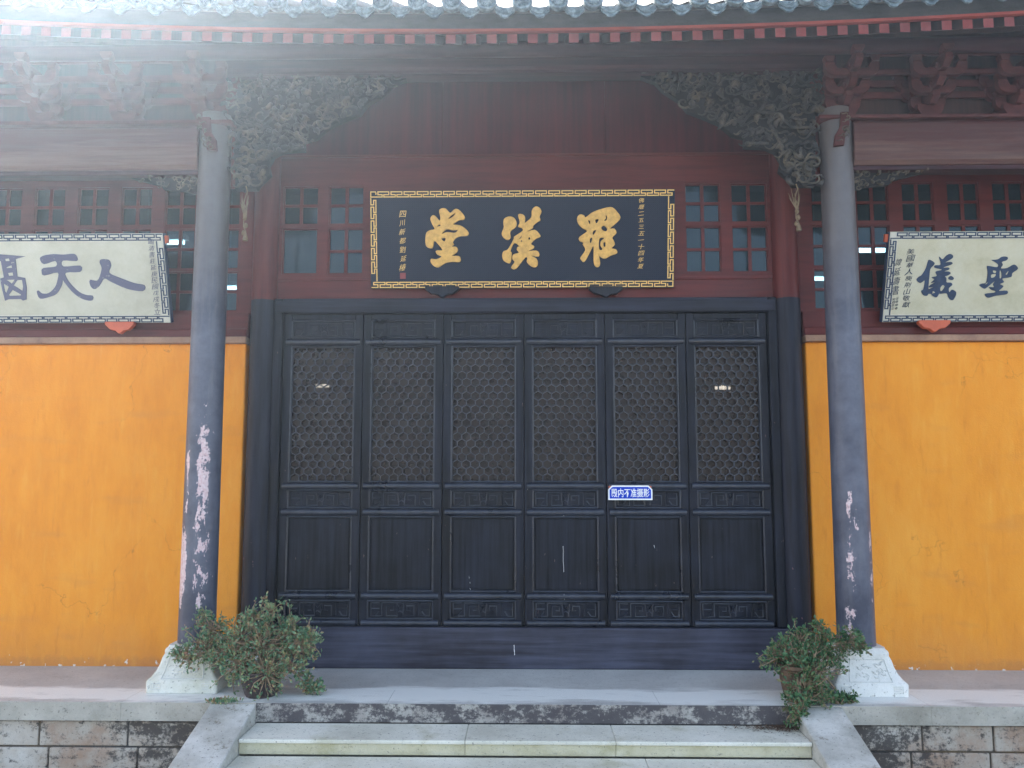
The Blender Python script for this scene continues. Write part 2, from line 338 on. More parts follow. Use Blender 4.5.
def leafmat(name, cols):
    m, nt, b, P = newmat(name)
    wn = nt.nodes.new('ShaderNodeTexWhiteNoise'); wn.noise_dimensions = '3D'
    q = nt.nodes.new('ShaderNodeVectorMath'); q.operation = 'SNAP'; q.inputs[1].default_value = (.022,.022,.022)
    nt.links.new(P, q.inputs[0]); nt.links.new(q.outputs[0], wn.inputs[0])
    n = noise(nt, P, 7, 3, .6)
    f = mth(nt, 'ADD', mth(nt, 'MULTIPLY', wn.outputs[0], .55), mth(nt, 'MULTIPLY', n, .45))
    setb(nt, b, ramp(nt, f, cols), .5); b.inputs['Subsurface Weight'].default_value = 0
    tr = nt.nodes.new('ShaderNodeBsdfTranslucent'); mx = nt.nodes.new('ShaderNodeMixShader'); mx.inputs[0].default_value = .25
    tr.inputs[0].default_value = (.10,.16,.05,1)
    out = nt.nodes['Material Output']; nt.links.new(b.outputs[0], mx.inputs[1]); nt.links.new(tr.outputs[0], mx.inputs[2]); nt.links.new(mx.outputs[0], out.inputs[0])
    return m
M['leaf_l'] = leafmat('shrub_leaf_blue_green', [(.20,(.05,.14,.075)),(.36,(.12,.27,.15)),(.52,(.24,.38,.22)),(.66,(.38,.38,.17)),(.78,(.40,.19,.13))])
M['leaf_r'] = leafmat('shrub_leaf_green', [(.20,(.025,.09,.04)),(.40,(.065,.18,.08)),(.58,(.14,.27,.12)),(.72,(.20,.20,.09)),(.82,(.28,.15,.10))])
def glass(name, tint, fac, dust=(.05,.06,.06), dustf=.5, rough=.06):
    m, nt, b, P = newmat(name); nt.nodes.remove(b); out = nt.nodes['Material Output']
    t = nt.nodes.new('ShaderNodeBsdfTransparent'); t.inputs[0].default_value = (*tint, 1)
    g = nt.nodes.new('ShaderNodeBsdfGlossy'); g.inputs[1].default_value = rough; g.inputs[0].default_value = (.85,.95,1,1)
    d = nt.nodes.new('ShaderNodeBsdfDiffuse'); d.inputs[0].default_value = (*dust, 1)
    n = noise(nt, P, 12, 4)
    m1 = nt.nodes.new('ShaderNodeMixShader'); nt.links.new(ramp(nt, n, [(.3,dustf*.85),(.7,min(1,dustf*1.15))]), m1.inputs[0])
    nt.links.new(t.outputs[0], m1.inputs[1]); nt.links.new(d.outputs[0], m1.inputs[2])
    m2 = nt.nodes.new('ShaderNodeMixShader'); m2.inputs[0].default_value = fac
    nt.links.new(m1.outputs[0], m2.inputs[1]); nt.links.new(g.outputs[0], m2.inputs[2]); nt.links.new(m2.outputs[0], out.inputs[0])
    return m
M['pane'] = glass('window_glass', (.6,.8,.9), .022, (.020,.040,.052), .6)
M['mesh'] = glass('dusty_gauze', (.5,.45,.42), .015, (.062,.043,.038), .70, .4)
M['room'] = flat('room_wall', (.10,.075,.06), .9)
def emit(name, c, s):
    m, nt, b, P = newmat(name); b.inputs['Base Color'].default_value = (.8,.8,.8,1)
    b.inputs['Emission Color'].default_value = (*c, 1); b.inputs['Emission Strength'].default_value = s; return m
M['tube'] = emit('fluorescent_tube', (.9,1,.97), 5.0)
M['fixture'] = flat('lamp_fixture', (.5,.52,.52), .5)

# ============================================================ GROUND, TERRACE, STEPS
YE = on_z(524, 704.6, 0).y                # terrace edge
GZ = -.50; HW = 7.0
tag(MB().add([(-300,-300,GZ),(300,-300,GZ),(300,300,GZ),(-300,300,GZ)], [(0,1,2,3)]).build('ground', M['ground']), kind='structure')
CXw = X(524, 0)
xr_in, xr_out = on_z(797,708,0).x, on_z(845,709,0).x   # right ramp stone at its top
TREAD, RISE = .33, .125
EDW = .34                                 # width of the edge stones
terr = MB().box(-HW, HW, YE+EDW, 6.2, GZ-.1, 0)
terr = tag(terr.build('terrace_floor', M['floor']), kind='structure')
# edge stones
def edge(x0, x1, mat=M['floorlight']):
    return MB().box(x0+.0003, x1-.0003, YE, YE+EDW-.0002, -.115, .0015)
edgeroot = tag(empty('edge_stones'), 'long weathered grey stone slabs edging the terrace above the block walls', 'stone edging')
# faces are two-tone in the photograph: pale top, darker front: front strip is its own stone band
ex = [-HW, on_z(-60,703,0).x, on_z(120,703,0).x, -xr_in-.02]
ex = [ex[0], ex[1], ex[2], -xr_in]
exr = [xr_in, on_z(935,709,0).x, on_z(1100,711,0).x, HW]
def edge_stone(x0, x1, fm):
    top = edge(x0, x1); o = top.build('edge_stone', fm, edgeroot, bevel=.0018)
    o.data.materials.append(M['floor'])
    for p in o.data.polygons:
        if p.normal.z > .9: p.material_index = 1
    return o
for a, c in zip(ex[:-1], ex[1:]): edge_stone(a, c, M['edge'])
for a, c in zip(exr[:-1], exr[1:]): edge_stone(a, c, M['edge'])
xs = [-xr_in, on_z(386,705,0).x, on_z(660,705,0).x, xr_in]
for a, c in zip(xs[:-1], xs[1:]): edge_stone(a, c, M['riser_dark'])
MB().box(-xr_in+.002, xr_in-.002, YE+.012, YE+.3, -.14, -.116).build('edge_footing', M['mortar'], edgeroot)
# steps
steps = tag(empty('stone_steps'), 'broad pale stone steps rising between two sloping side stones', 'steps')
for i in range(4):
    y1 = YE - i*TREAD + (.0 if i == 0 else 0); y0 = YE - (i+1)*TREAD; zt = -(.12+.094*i); RH = .094
    st = empty('step', parent=steps)
    cuts = [-xr_in+.004, (-.35 + .5*i), (.55+.3*i), xr_in-.004] if i != 1 else [-xr_in+.004, .72, xr_in-.004]
    for a, c in zip(cuts[:-1], cuts[1:]):
        MB().box(a+.0006, c-.0006, y0, y1-.002, zt-.024, zt).build('tread', M['step'], st, bevel=.006)
        MB().box(a+.0006, c-.0006, y0+.018, y1-.002, zt-RH+.001, zt-.0245).build('riser', M['riser'], st, bevel=.004)
MB().box(-xr_in+.01, xr_in-.01, YE-1.3, YE, GZ-.05, -.499).build('step_core', M['riser'], steps)
# sloping side stones
L = 1.56
def ramp_stone(s, label):
    a, c = sorted((s*(xr_in-.002), s*xr_out))
    poly = [(YE-.004, -.004), (YE-.004, GZ-.05), (YE-L, GZ-.05), (YE-L, GZ+.03), (YE-L+.05, GZ+.04)]
    mb = MB().prismx([(YE-.004,-.002),(YE-L,GZ+.04),(YE-L,GZ-.05),(YE-.004,GZ-.05)], a, c)
    o = mb.build('sloping_side_stone', M['ramp'], origin=(a, YE, GZ), bevel=.008)
    return tag(o, label, 'stone ramp', 'sloping stones beside the steps')
ramp_stone(-1, 'sloping grey side stone running down below the left shrub with blue-green leaves')
ramp_stone(1, 'sloping grey side stone running down below the right shrub that spills over the edge')
# retaining walls of blocks
def retaining(s, label):
    root = tag(empty('block_wall', (s*4, YE, GZ)), label, 'stone wall', 'block walls under the terrace')
    xa, xb = xr_out+.003, HW
    MB().box(s*xa, s*xb, YE+.05, YE+.3, GZ-.05, -.118).build('mortar', M['mortar'], root, ).location = (-s*4, -YE, -GZ)
    rnd = random.Random(5 if s < 0 else 9); zc = -.125; row = 0; mb = MB()
    while zc > GZ:
        hgt = .165 if row == 0 else .15
        x = xa + (.0 if row == 0 else -.1)
        while x < xb:
            wd = rnd.uniform(.42,.62); x0, x1 = max(x, xa)+.006, min(x+wd, xb)-.006
            yj = YE+.032+rnd.uniform(0,.010)
            if x1-x0 > .05: mb.box(s*x0, s*x1, yj, YE+.2, max(zc-hgt+.007, GZ-.04), zc-.004)
            x += wd
        zc -= hgt; row += 1
    o = mb.build('blocks', M['block'], root, bevel=.008); o.location = (-s*4, -YE, -GZ)
retaining(-1, 'low wall of stained stone blocks left of the steps')
retaining(1, 'low wall of stained stone blocks right of the steps')

# ============================================================ HALL
hall = tag(empty('temple_hall'), 'red timbered temple hall with ochre walls, black lattice doors and grey tiled eaves', 'temple')
YC = -.585
Zc = lambda py, px=900: Z(py, YC, px)
wallY = -.06
xp_in, xp_out = X(781.5, -.12), X(809, -.12)            # wall pillar
xw = X(809.3, wallY)                                     # inner edge of the ochre wall
ZL1, ZL0 = Z(334.5, -.1, 900), Z(341, -.1, 900)
for s in (-1, 1):
    MB().box(s*xw, s*HW, wallY, .10, -.05, ZL0).build('plaster_wall', M['ochre'], hall, bevel=.012)
    MB().box(s*(xw-.01), s*HW, wallY-.045, .10, ZL0+.001, ZL1).build('wall_ledge', M['ledge'], hall, bevel=.006)
    # sill board above the ledge
    MB().box(s*(xw-.008), s*HW, -.045, .05, ZL1+.001, Z(311,-.02,900)).build('sill_board', M['red'], hall, bevel=.004)
    MB().box(s*(xw-.008), s*HW, -.075, -.046, ZL1+.002, Z(327,-.05,900)).build('sill_moulding', M['red'], hall, bevel=.01)
    # wall pillar
    px_ = s*(xp_in+xp_out)/2; pr = (xp_out-xp_in)/2
    MB().lathe([(pr, .16),(pr*.99, 1.5),(pr*.97, Z(60,0))], px_, -.03, 40).build('wall_pillar', M['pillar'], hall, smooth=True)
    MB().lathe([(pr*1.55,0),(pr*1.6,.05),(pr*1.35,.10),(pr*1.3,.16)], px_, -.05, 32).build('pillar_base', M['plinth'], hall, smooth=True)
ZT = Z(158, 0)
# front columns
xc = X(856.3, YC, 640)
strips_l = [(.045,.055,.85,1.95,.468),(.05,.06,.45,1.2,.495),(-.09,.045,.55,1.1,.41),(-.075,.03,1.1,1.7,.53)]
strips_r = [(-.045,.04,.45,1.5,.53),(.09,.03,.3,1.4,.53),(-.06,.05,.3,.6,.5),(-.02,.04,1.0,1.4,.55)]
xct = X(832.5, YC, 118)
for s, st in ((-1, strips_l), (1, strips_r)):
    z0, z1 = .29, Zc(112, 832)
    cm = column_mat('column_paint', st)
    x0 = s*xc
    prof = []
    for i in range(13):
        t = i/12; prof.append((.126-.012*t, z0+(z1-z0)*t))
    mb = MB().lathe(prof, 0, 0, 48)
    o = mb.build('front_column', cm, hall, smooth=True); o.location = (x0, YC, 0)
    # plinth: square bell-shaped stone
    pl = MB(); prof2 = [(.241,0),(.243,.075),(.238,.083),(.220,.10),(.196,.135),(.180,.175),(.170,.215),(.165,.24),(.167,.252),(.162,.27),(.150,.28),(.146,.292)]
    NP = 32
    vs = []; fs = []
    for r_, z in prof2:
        rn = .02 if z < .235 else .05
        for q in range(4):
            cx_, cy_ = [(1,1),(-1,1),(-1,-1),(1,-1)][q]
            for k in range(5):
                a = math.pi/2*q + math.pi/2*k/4
                vs.append(((r_-rn)*cx_+rn*math.cos(a), (r_-rn)*cy_+rn*math.sin(a), z))
    n = 20
    for i in range(len(prof2)-1):
        for k in range(n): fs.append((i*n+k, i*n+(k+1)%n, (i+1)*n+(k+1)%n, (i+1)*n+k))
    fs += [tuple(range(n))[::-1], tuple(range((len(prof2)-1)*n, len(prof2)*n))]
    pl.add(vs, fs)
    po = pl.build('column_plinth', M['plinthl'] if s < 0 else M['plinth'], hall, smooth=True); po.location = (x0, YC, .003)
    # relief of leaves and a frame on the front face
    rl = MB(); rnd = random.Random(3+s)
    def fy(z):
        for (ra, za), (rb, zb) in zip(prof2[:-1], prof2[1:]):
            if za <= z <= zb: return -(ra+(rb-ra)*(z-za)/(zb-za+1e-9))
        return -.17
    def bp(x, z, e=.001): return (x, fy(z)-e, z)
    fr = [(-.14,.092),(-.112,.225),(.112,.225),(.14,.092)]
    for a, c in zip(fr, fr[1:]+fr[:1]):
        rl.tube([bp(a[0]+(c[0]-a[0])*t/6, a[1]+(c[1]-a[1])*t/6) for t in range(7)], .0035, 5)
    for j in range(30):
        x = rnd.uniform(-.085,.085); z = rnd.uniform(.112,.205); a0 = rnd.uniform(-.9,.9)+(0 if rnd.random() < .6 else 3.14); l_ = rnd.uniform(.015,.038); cv_ = rnd.uniform(-1.1,1.1)
        pts = []
        for t in range(7):
            a = a0+cv_*(t/6-.5); pts.append(bp(x, z)); x += l_/6*math.cos(a); z = min(.215, max(.1, z+l_/6*math.sin(a)))
        rl.tube(pts, [.0012+.0042*math.sin(3.1*t/6) for t in range(7)], 5)
    for sx_ in (-1,1):
        pts = [bp(sx_*(.17+q[0]), .045+q[1], .001) for q in ((-.03,-.02),(.03,-.02),(.03,.02),(-.03,.02),(-.03,-.008),(.015,-.008),(.015,.008),(-.012,.008))]
        rl.tube(pts, .003, 5)
    ro = rl.build('relief', M['relief'], po, smooth=True)

# --- boarding with openings
def holed(xb, zb, holes, y0, y1):
    mb = MB(); hs = sorted(set([h[0] for h in holes]))
    xs_ = sorted(set([xb[0], xb[1]] + [h[0] for h in holes] + [h[1] for h in holes]))
    for a, c in zip(xs_[:-1], xs_[1:]):
        col = sorted([h for h in holes if h[0] <= a+1e-6 and h[1] >= c-1e-6], key=lambda h: h[2]); z = zb[0]
        for h in col:
            if h[2]-z > .001: mb.box(a, c, y0, y1, z, h[2])
            z = h[3]
        if zb[1]-z > .001: mb.box(a, c, y0, y1, z, zb[1])
    return mb
def window(x0, x1, z0, z1, rows, y, plain=False, cols=2, parent=hall):
    root = empty('window', ((x0+x1)/2, y, z0), parent)
    off = Vector(root.location)
    b_ = .011; mb = MB(); dw, dz = (x1-x0), (z1-z0)
    mb.box(x0, x0+b_, y-.006, y+.02, z0, z1).box(x1-b_, x1, y-.006, y+.02, z0, z1)
    mb.box(x0+b_, x1-b_, y-.006, y+.02, z0, z0+b_).box(x0+b_, x1-b_, y-.006, y+.02, z1-b_, z1)
    if not plain:
        for i in range(1, cols):
            xx = x0+dw*i/cols; mb.box(xx-.013, xx+.013, y-.004, y+.018, z0+b_, z1-b_)
        for j in range(1, rows):
            zz = z0+dz*j/rows
            for i in range(cols):
                xa = x0+dw*i/cols + (b_ if i == 0 else .013); xb_ = x0+dw*(i+1)/cols - (b_ if i == cols-1 else .013)
                mb.box(xa, xb_, y-.003, y+.017, zz-.011, zz+.011)
    o = mb.build('window_frame', M['red'], root); o.location = -off
    o = MB().box(x0+.004, x1-.004, y+.008, y+.012, z0+.004, z1-.004).build('pane', M['pane'], root); o.location = -off
# central bay upper panel
ZD = Z(299.5, 0)
holes = []; units = []
for a, c in ((684,719.5),(730,766)):
    x0, x1 = X(a, 0, 210), X(c, 0, 210)
    for s in (-1, 1):
        for (t, b_, r_) in ((186,224.5,2),(228,274,2)):
            hx = (s*x0, s*x1) if s > 0 else (-x1, -x0)
            hh = (hx[0], hx[1], Z(b_,0), Z(t,0)); holes.append(hh); units.append((*hh, r_, (s < 0 and a == 730 and t == 228)))
xi = xp_in+.015
holed((-xi, xi), (ZD, ZT), holes, -.03, .03).build('transom_board', M['red'], hall)
for u in units: window(u[0], u[1], u[2], u[3], u[4], -.012, plain=u[5])
MB().box(-xi, xi, -.045, .03, ZT+.001, ZT+.022).build('transom_moulding', M['red'], hall, bevel=.005)
MB().box(-xi, xi, -.042, -.0305, Z(281,0), Z(278,0)).build('transom_strip', M['red'], hall, bevel=.003)
# tall plain boards above
ub = MB(); nb = 3
for i in range(nb):
    a = -xi + 2*xi*i/nb; c = -xi + 2*xi*(i+1)/nb
    ub.box(a+.0008, c-.0008, -.012, .02, ZT+.023, Z(30,0))
ub.build('upper_boarding', M['redv'], hall, bevel=.002)
# side bays: windows
for s in (-1, 1):
    hs = []; us = []
    for k in range(9):
        a = 855+45.2*k - 45.2; x0, x1 = X(a, 0, 210), X(a+32, 0, 210)
        if k == 0: x0 = max(x0, xp_out+.02)
        hx = (x0, x1) if s > 0 else (-x1, -x0)
        for (t, b_, r_) in ((186,224.5,2),(228,268.5,2),(271,311,2)):
            hh = (hx[0], hx[1], Z(b_,0), Z(t,0)); hs.append(hh); us.append((*hh, r_))
    xb = (xp_out-.015, HW) if s > 0 else (-HW, -xp_out+.015)
    holed(xb, (Z(312,0)-.02, Z(60,0)), hs, -.03, .03).build('window_board', M['red'], hall)
    for u in us: window(u[0], u[1], u[2], u[3], u[4], -.012)
# --- door surround
ZS = Z(628, -.10); ZDT = Z(313.5, -.04)
jx = X(771.5, -.06)
for s in (-1, 1): MB().box(s*jx, s*(xp_in+.01), -.085, .02, ZS+.001, ZD-.003).build('door_jamb', M['black'], hall, bevel=.008)
MB().box(-jx+.001, jx-.001, -.085, .02, ZDT, ZD-.003).build('door_head', M['blackh'], hall, bevel=.008)
MB().box(-xp_in-.02, xp_in+.02, -.10, .03, .001, ZS).build('threshold', M['sill'], hall, bevel=.008)
# head board between the pillars (black band under the red board)
MB().box(-xi+.02, xi-.02, -.095, -.0855, Z(311.5,-.09), Z(300.5,-.09)).build('door_lintel', M['blackh'], hall, bevel=.004)

# --- doors
seams = [X(p, -.03) for p in (357,440,523.5,606.5,690)]
W = (2*jx-.012)/6
DY = -.035
def zp(py): return Z(py, DY)
def door(label=None):
    root = empty('door', (0, 0, 0), hall)
    hw = W/2-.002; st = .062
    zb, zt = ZS+.006, ZDT-.004
    fr = MB()
    fr.box(-hw, -hw+st, DY-.022, DY+.03, zb, zt).box(hw-st, hw, DY-.022, DY+.03, zb, zt)
    rails = [(626.5,619.5),(600,592),(516,508.5),(489.5,482.5),(346,338),(320,315)]
    for i, (b_, t) in enumerate(rails):
        z0, z1 = zp(b_), zp(t)
        if i == 0: z0 = zb
        if i == 5: z1 = zt
        fr.box(-hw+st, hw-st, DY-.020, DY+.03, z0, z1)
    fr.build('door_frame', M['black'], root, bevel=.007)
    # inner beads
    bd = MB()
    def bead(z0, z1, w_=.009):
        a = hw-st-.004
        for pts in (((-a,z0),(a,z0)),((-a,z1),(a,z1)),((-a,z0),(-a,z1)),((a,z0),(a,z1))):
            (xa, za), (xb2, zb2) = pts; bd.tube([(xa, DY-.016, za),(xb2, DY-.016, zb2)], w_, 8)
    opens = [(619.5,600),(592,516),(508.5,489.5),(482.5,346),(338,320)]
    for b_, t in opens: bead(zp(b_)+.006, zp(t)-.006, .0075)
    for b_, t in rails[:5]:
        zc = (zp(b_)+zp(t))/2; bd.tube([(-hw+.020, DY-.014, zc),(hw-.020, DY-.014, zc)], .027, 14)
    bd.build('moulding', M['moulding'], root, smooth=True)
    # panels
    pn = MB()
    MB().box(-hw+st, hw-st, DY+.004, DY+.016, zp(592), zp(516)).build('lower_panel', M['black'], root)
    MB().box(-hw+st+.02, hw-st-.02, DY-.002, DY+.0035, zp(589), zp(519)).build('raised_field', M['black'], root, bevel=.004)
    for b_, t in ((619.5,600),(508.5,489.5),(338,320)):
        z0, z1 = zp(b_), zp(t); zc = (z0+z1)/2; hh = (z1-z0)/2-.024; a = hw-st-.026
        MB().box(-hw+st, hw-st, DY+.002, DY+.014, z0, z1).build('carved_panel', M['black'], root)
        cv = MB(); r_ = .0058
        faint = .5 if t == 320 else 1
        for s in (-1, 1):
            P_ = [(.02,-hh),(.105,-hh),(.105,hh*.55),(.05,hh*.55),(.05,-hh*.15),(.078,-hh*.15)]
            Q_ = [(.0,hh),(.14,hh),(.14,-hh),(.19,-hh)] ; S_ = [(.0,hh*.2),(.03,hh),(.02,-hh)]
            T_ = [(.16,hh*.1),(a,hh*.1)]; U_ = [(.16,hh),(.19,hh),(a,hh),(a,-hh),(.19,-hh),(.165,-hh*.3)]
            V_ = [(.03,0),(.02,-hh*.5),(0,-hh*.2)]
            for pl_ in (P_, Q_, S_, T_, U_, V_):
                cv.tube([(s*min(x, a), DY+.001, zc+z) for x, z in pl_], r_*faint, 5)
        cv.build('carving', M['moulding'], root, smooth=True)
    # honeycomb lattice
    lt = MB(); z0, z1 = zp(482.5)+.012, zp(346)-.012; a = hw-st-.012
    cw = 2*a/6.9; rh = (z1-z0)/19.5; hx = cw/2
    th = .0072; rows = 20
    for j in range(-1, rows+1):
        for i in range(-1, 9):
            cx_ = -a + (i+.5)*cw + (hx if j % 2 else 0); cz = z0 + (j+.4)*rh
            # hexagon: three edges each
            q = rh*.31; top = (cx_, cz+rh*.66-.0); 
            A = (cx_-hx, cz-q); B = (cx_-hx, cz+q); D_ = (cx_, cz+rh-q); E = (cx_+hx, cz+q)
            for p, r2 in ((A,B),(B,D_),(D_,E)):
                # clip to opening
                def clip(p, r2):
                    (xa, za), (xb2, zb2) = p, r2
                    t0, t1 = 0., 1.
                    for pp, qq in ((-(xb2-xa), xa+a), (xb2-xa, a-xa), (-(zb2-za), za-z0), (zb2-za, z1-za)):
                        if abs(pp) < 1e-9:
                            if qq < 0: return None
                        else:
                            t = qq/pp
                            if pp < 0: t0 = max(t0, t)
                            else: t1 = min(t1, t)
                    if t0 >= t1-.02: return None
                    return (xa+(xb2-xa)*t0, za+(zb2-za)*t0), (xa+(xb2-xa)*t1, za+(zb2-za)*t1)
                cl = clip(p, r2)
                if cl: lt.bar((cl[0][0], DY+.002, cl[0][1]), (cl[1][0], DY+.002, cl[1][1]), th, .020)
    for s in (-1, 1): lt.box(s*a, s*(a+.012), DY-.004, DY+.012, z0-.012, z1+.012)
    lt.box(-a, a, DY-.004, DY+.012, z0-.012, z0).box(-a, a, DY-.004, DY+.012, z1, z1+.012)
    lt.build('lattice', M['lattice'], root)
    MB().box(-a-.01, a+.01, DY+.031, DY+.034, z0-.01, z1+.01).build('backing', M['mesh'], root)
    return root
M['lattice'] = wood('lattice_wood', (.014,.018,.030), (.042,.050,.075), .4, grain=(9,9,9))
d0 = door(); d0.location = (-jx+.006+W/2, 0, 0)
for i in range(1, 6):
    d = copy_tree(d0); d.location = (-jx+.006+W*(i+.5), 0, 0)

def drip_mark(px, py0, py1, Y, w_, mat):
    A, B = at(px, py0, Y), at(px+.6, py1, Y); mb = MB(); n = 5; rn = random.Random(int(px))
    pts = [A.lerp(B, k/n)+Vector((rn.uniform(-.0015,.0015),0,0)) for k in range(n+1)]
    mb.tube(pts, [w_*rn.uniform(.4,1) for k in range(n+1)], 5); return mb
dm_ = MB()
for px, y0, y1, Y, w_ in ((563,546,572,DY-.002,.0016),(564,594,600,DY-.036,.0022),(514,645,655,-.101,.0035),(469,576,580,DY-.001,.0022),(470,582,585,DY-.001,.0018),(470,588,590,DY-.001,.0018),(654,545,548,DY-.001,.0022),(563,512,516,DY-.03,.0018),(527,484,490,DY-.03,.0016)):
    m_ = drip_mark(px, y0, y1, Y, w_, None); dm_.add(m_.v, m_.f)
dm_.build('paint_drips', M['white'], hall)
# --- front beams
ZB = lambda py, y=YC: Z(py, y)
bx = xct
MB().box(-bx-.02, bx+.02, YC-.10, YC+.10, ZB(70,YC-.1), ZB(48,YC-.1)).build('front_beam', M['darkred'], hall, bevel=.03)
MB().box(-bx, bx, YC-.07, YC+.07, ZB(73,YC-.07), ZB(70,YC-.1)-.002).build('beam_strip', M['darkred'], hall, bevel=.006)
MB().tube([(-HW, YC-.30, ZB(52,YC-.3)+.02), (HW, YC-.30, ZB(52,YC-.3)+.02)], .055, 20).build('eave_purlin', M['darkred'], hall, smooth=True)
zb0, zb1 = Z(164,YC-.09,900), Z(119.5,YC-.09,900)
for s in (-1, 1):
    xa, xb = s*(xct+.11), s*HW
    poly = [(YC-.075,zb0),(YC-.10,zb0+.03),(YC-.105,(zb0+zb1)/2),(YC-.10,zb1-.03),(YC-.075,zb1),(YC+.08,zb1),(YC+.08,zb0)]
    MB().prismx(poly, xa, xb).build('side_beam', M['sidebeam'], hall, bevel=.006)
    MB().box(s*(xct-.14), xb, YC-.125, YC+.10, zb1+.001, zb1+.028).build('beam_cap', M['bracket'], hall, bevel=.006)
    MB().box(xa, xb, YC-.07, YC+.05, zb0-.035, zb0-.001).build('beam_foot', M['darkred'], hall, bevel=.005)
    # board behind brackets
    MB().box(s*(xct+.0), xb, YC+.06, YC+.09, zb1+.03, ZB(30,YC)).build('bracket_backing', M['underside'], hall)

# --- bracket sets
zA = zb1+.028; zTop = ZB(52,YC-.3)-.035
tier = (zTop-zA-.10)/3
def cup(mb, cx, z, half, y, th, hgt, dep, blk=.036):
    """one bracket arm: a bar with upturned ends and a bearing block at each end"""
    pts = []; n = 8
    pts.append((cx-half, z+hgt)); 
    for k in range(n+1):
        a = math.pi*.5*k/n; pts.append((cx-half+ .07*(1-math.cos(a)), z+hgt*.55 - hgt*.75*math.sin(a)))
    for k in range(n+1):
        a = math.pi*.5*(1-k/n); pts.append((cx+half- .07*(1-math.cos(a)), z+hgt*.55 - hgt*.75*math.sin(a)))
    pts.append((cx+half, z+hgt))
    pts += [(cx+half-.065, z+hgt), (cx+half-.085, z+hgt*.45), (cx-half+.085, z+hgt*.45), (cx-half+.065, z+hgt)]
    mb.prism(pts, y-dep/2, y+dep/2)
    for s in (-1, 0, 1):
        bxx = cx+s*(half-.033)
        if s == 0: continue
        mb.prism([(bxx-.026,z+hgt),(bxx+.026,z+hgt),(bxx+blk,z+hgt+.03),(bxx+blk,z+hgt+.045),(bxx-blk,z+hgt+.045),(bxx-blk,z+hgt+.03)], y-dep/2-.006, y+dep/2+.006)
def bracket_set(cx, parent=hall):
    mb = MB(); z = zA+.002
    mb.prism([(cx-.065,z),(cx+.065,z),(cx+.095,z+.05),(cx+.095,z+.085),(cx-.095,z+.085),(cx-.095,z+.05)], YC-.09, YC+.055)
    halves = (.16,.20,.24)
    for i in range(3):
        zi = zA+.07+tier*i; y = YC-.03-.10*i
        cup(mb, cx, zi, halves[i]*.8, y, 0, .085, .05)
        if i > 0: cup(mb, cx, zi, halves[i-1]*1.1, YC, 0, .085, .045)
        # projecting arm with beak
        mb.prismx([(YC+.05,zi+.015),(y-.10,zi+.005),(y-.155,zi+.045),(y-.15,zi+.085),(y-.10,zi+.10),(YC+.05,zi+.10)], cx-.027, cx+.027)
        mb.prism([(cx-.026,zi+.101),(cx+.026,zi+.101),(cx+.042,zi+.13),(cx+.042,zi+.15),(cx-.042,zi+.15),(cx-.042,zi+.13)], y-.15, y-.075)
    return mb.build('bracket_set', M['bracket'], parent, bevel=.004)
step_x = .615
for s in (-1, 1):
    for k in range(6): bracket_set(s*(xct+.06+step_x*k))
    for i in range(3):
        zi = zA+.07+tier*i
        MB().box(s*(xct+.1), s*HW, YC-.012, YC+.012, zi+.10, zi+.15).build('tie_board', M['bracket'], hall, bevel=.004)
        if i: 
            y = YC-.03-.10*i; MB().box(s*(xct+.1), s*HW, y-.012, y+.012, zi+.132, zi+.165).build('tie_board', M['bracket'], hall, bevel=.004)

# --- roof
YF = -1.48
SL = math.tan(R(27.3))
XF = lambda px: X(px, YF, 20)
def eave(x): return .0085*x*x
zfb = Z(30.5, YF); zft = Z(14.5, YF)         # fascia bottom / top on the centre line
zr1 = Z(31.5, YF-.0)                        # rafter top
zr0 = Z(43, YF)
roof = empty('roof', parent=hall)
N = 40
def strip(y0, y1, za, zb_, name, mat, bevel=0, yf=None):
    mb = MB(); vs = []; fs = []
    for i in range(N+1):
        x = -HW + 2*HW*i/N; e = eave(min(abs(x), 5.2)); vs += [(x,y0,za+e),(x,y1,za+e),(x,y1,zb_+e),(x,y0,zb_+e)]
    for i in range(N):
        for k in range(4): fs.append((i*4+k, i*4+(k+1)%4, (i+1)*4+(k+1)%4, (i+1)*4+k))
    fs += [(0,1,2,3),(N*4+3,N*4+2,N*4+1,N*4)]
    return mb.add(vs, fs).build(name, mat, roof, bevel=bevel)
strip(YF, YF+.03, zfb+.0085, zft+.03, 'fascia', M['fascia'])
strip(YF-.012, YF+.02, zfb-.010, zfb+.008, 'red_eave_edge', M['redline'])
strip(YC-.30, YC-.285, Z(52,YC-.3)+.02, zfb+.012+(YC-.30-YF)*SL, 'eave_blocking', M['underside'])
# deck under tiles
RY = 4.2
def slab(za, th, y0, y1, mat, name, sgn=1, zy=None, soff=0):
    mb = MB(); vs = []; fs = []; S = SL
    for i in range(N+1):
        x = -HW-.6 + 2*(HW+.6)*i/N; e = eave(min(abs(x), 5.2))
        a, c = za+e+(y0-YF)*S, za+e+(y1-YF)*S
        vs += [(x,y0,a),(x,y1,c),(x,y1,c+th),(x,y0,a+th)]
    for i in range(N):
        for k in range(4): fs.append((i*4+k, i*4+(k+1)%4, (i+1)*4+(k+1)%4, (i+1)*4+k))
    fs += [(0,1,2,3),(N*4+3,N*4+2,N*4+1,N*4)]
    return mb.add(vs, fs).build(name, mat, roof)
slab(zfb+.01, .05, YF+.031, RY, M['underside'], 'roof_boarding')
zslab = zft+.005
slab(zslab, .04, YF-.06, RY, M['tiledark'], 'pan_tiles')
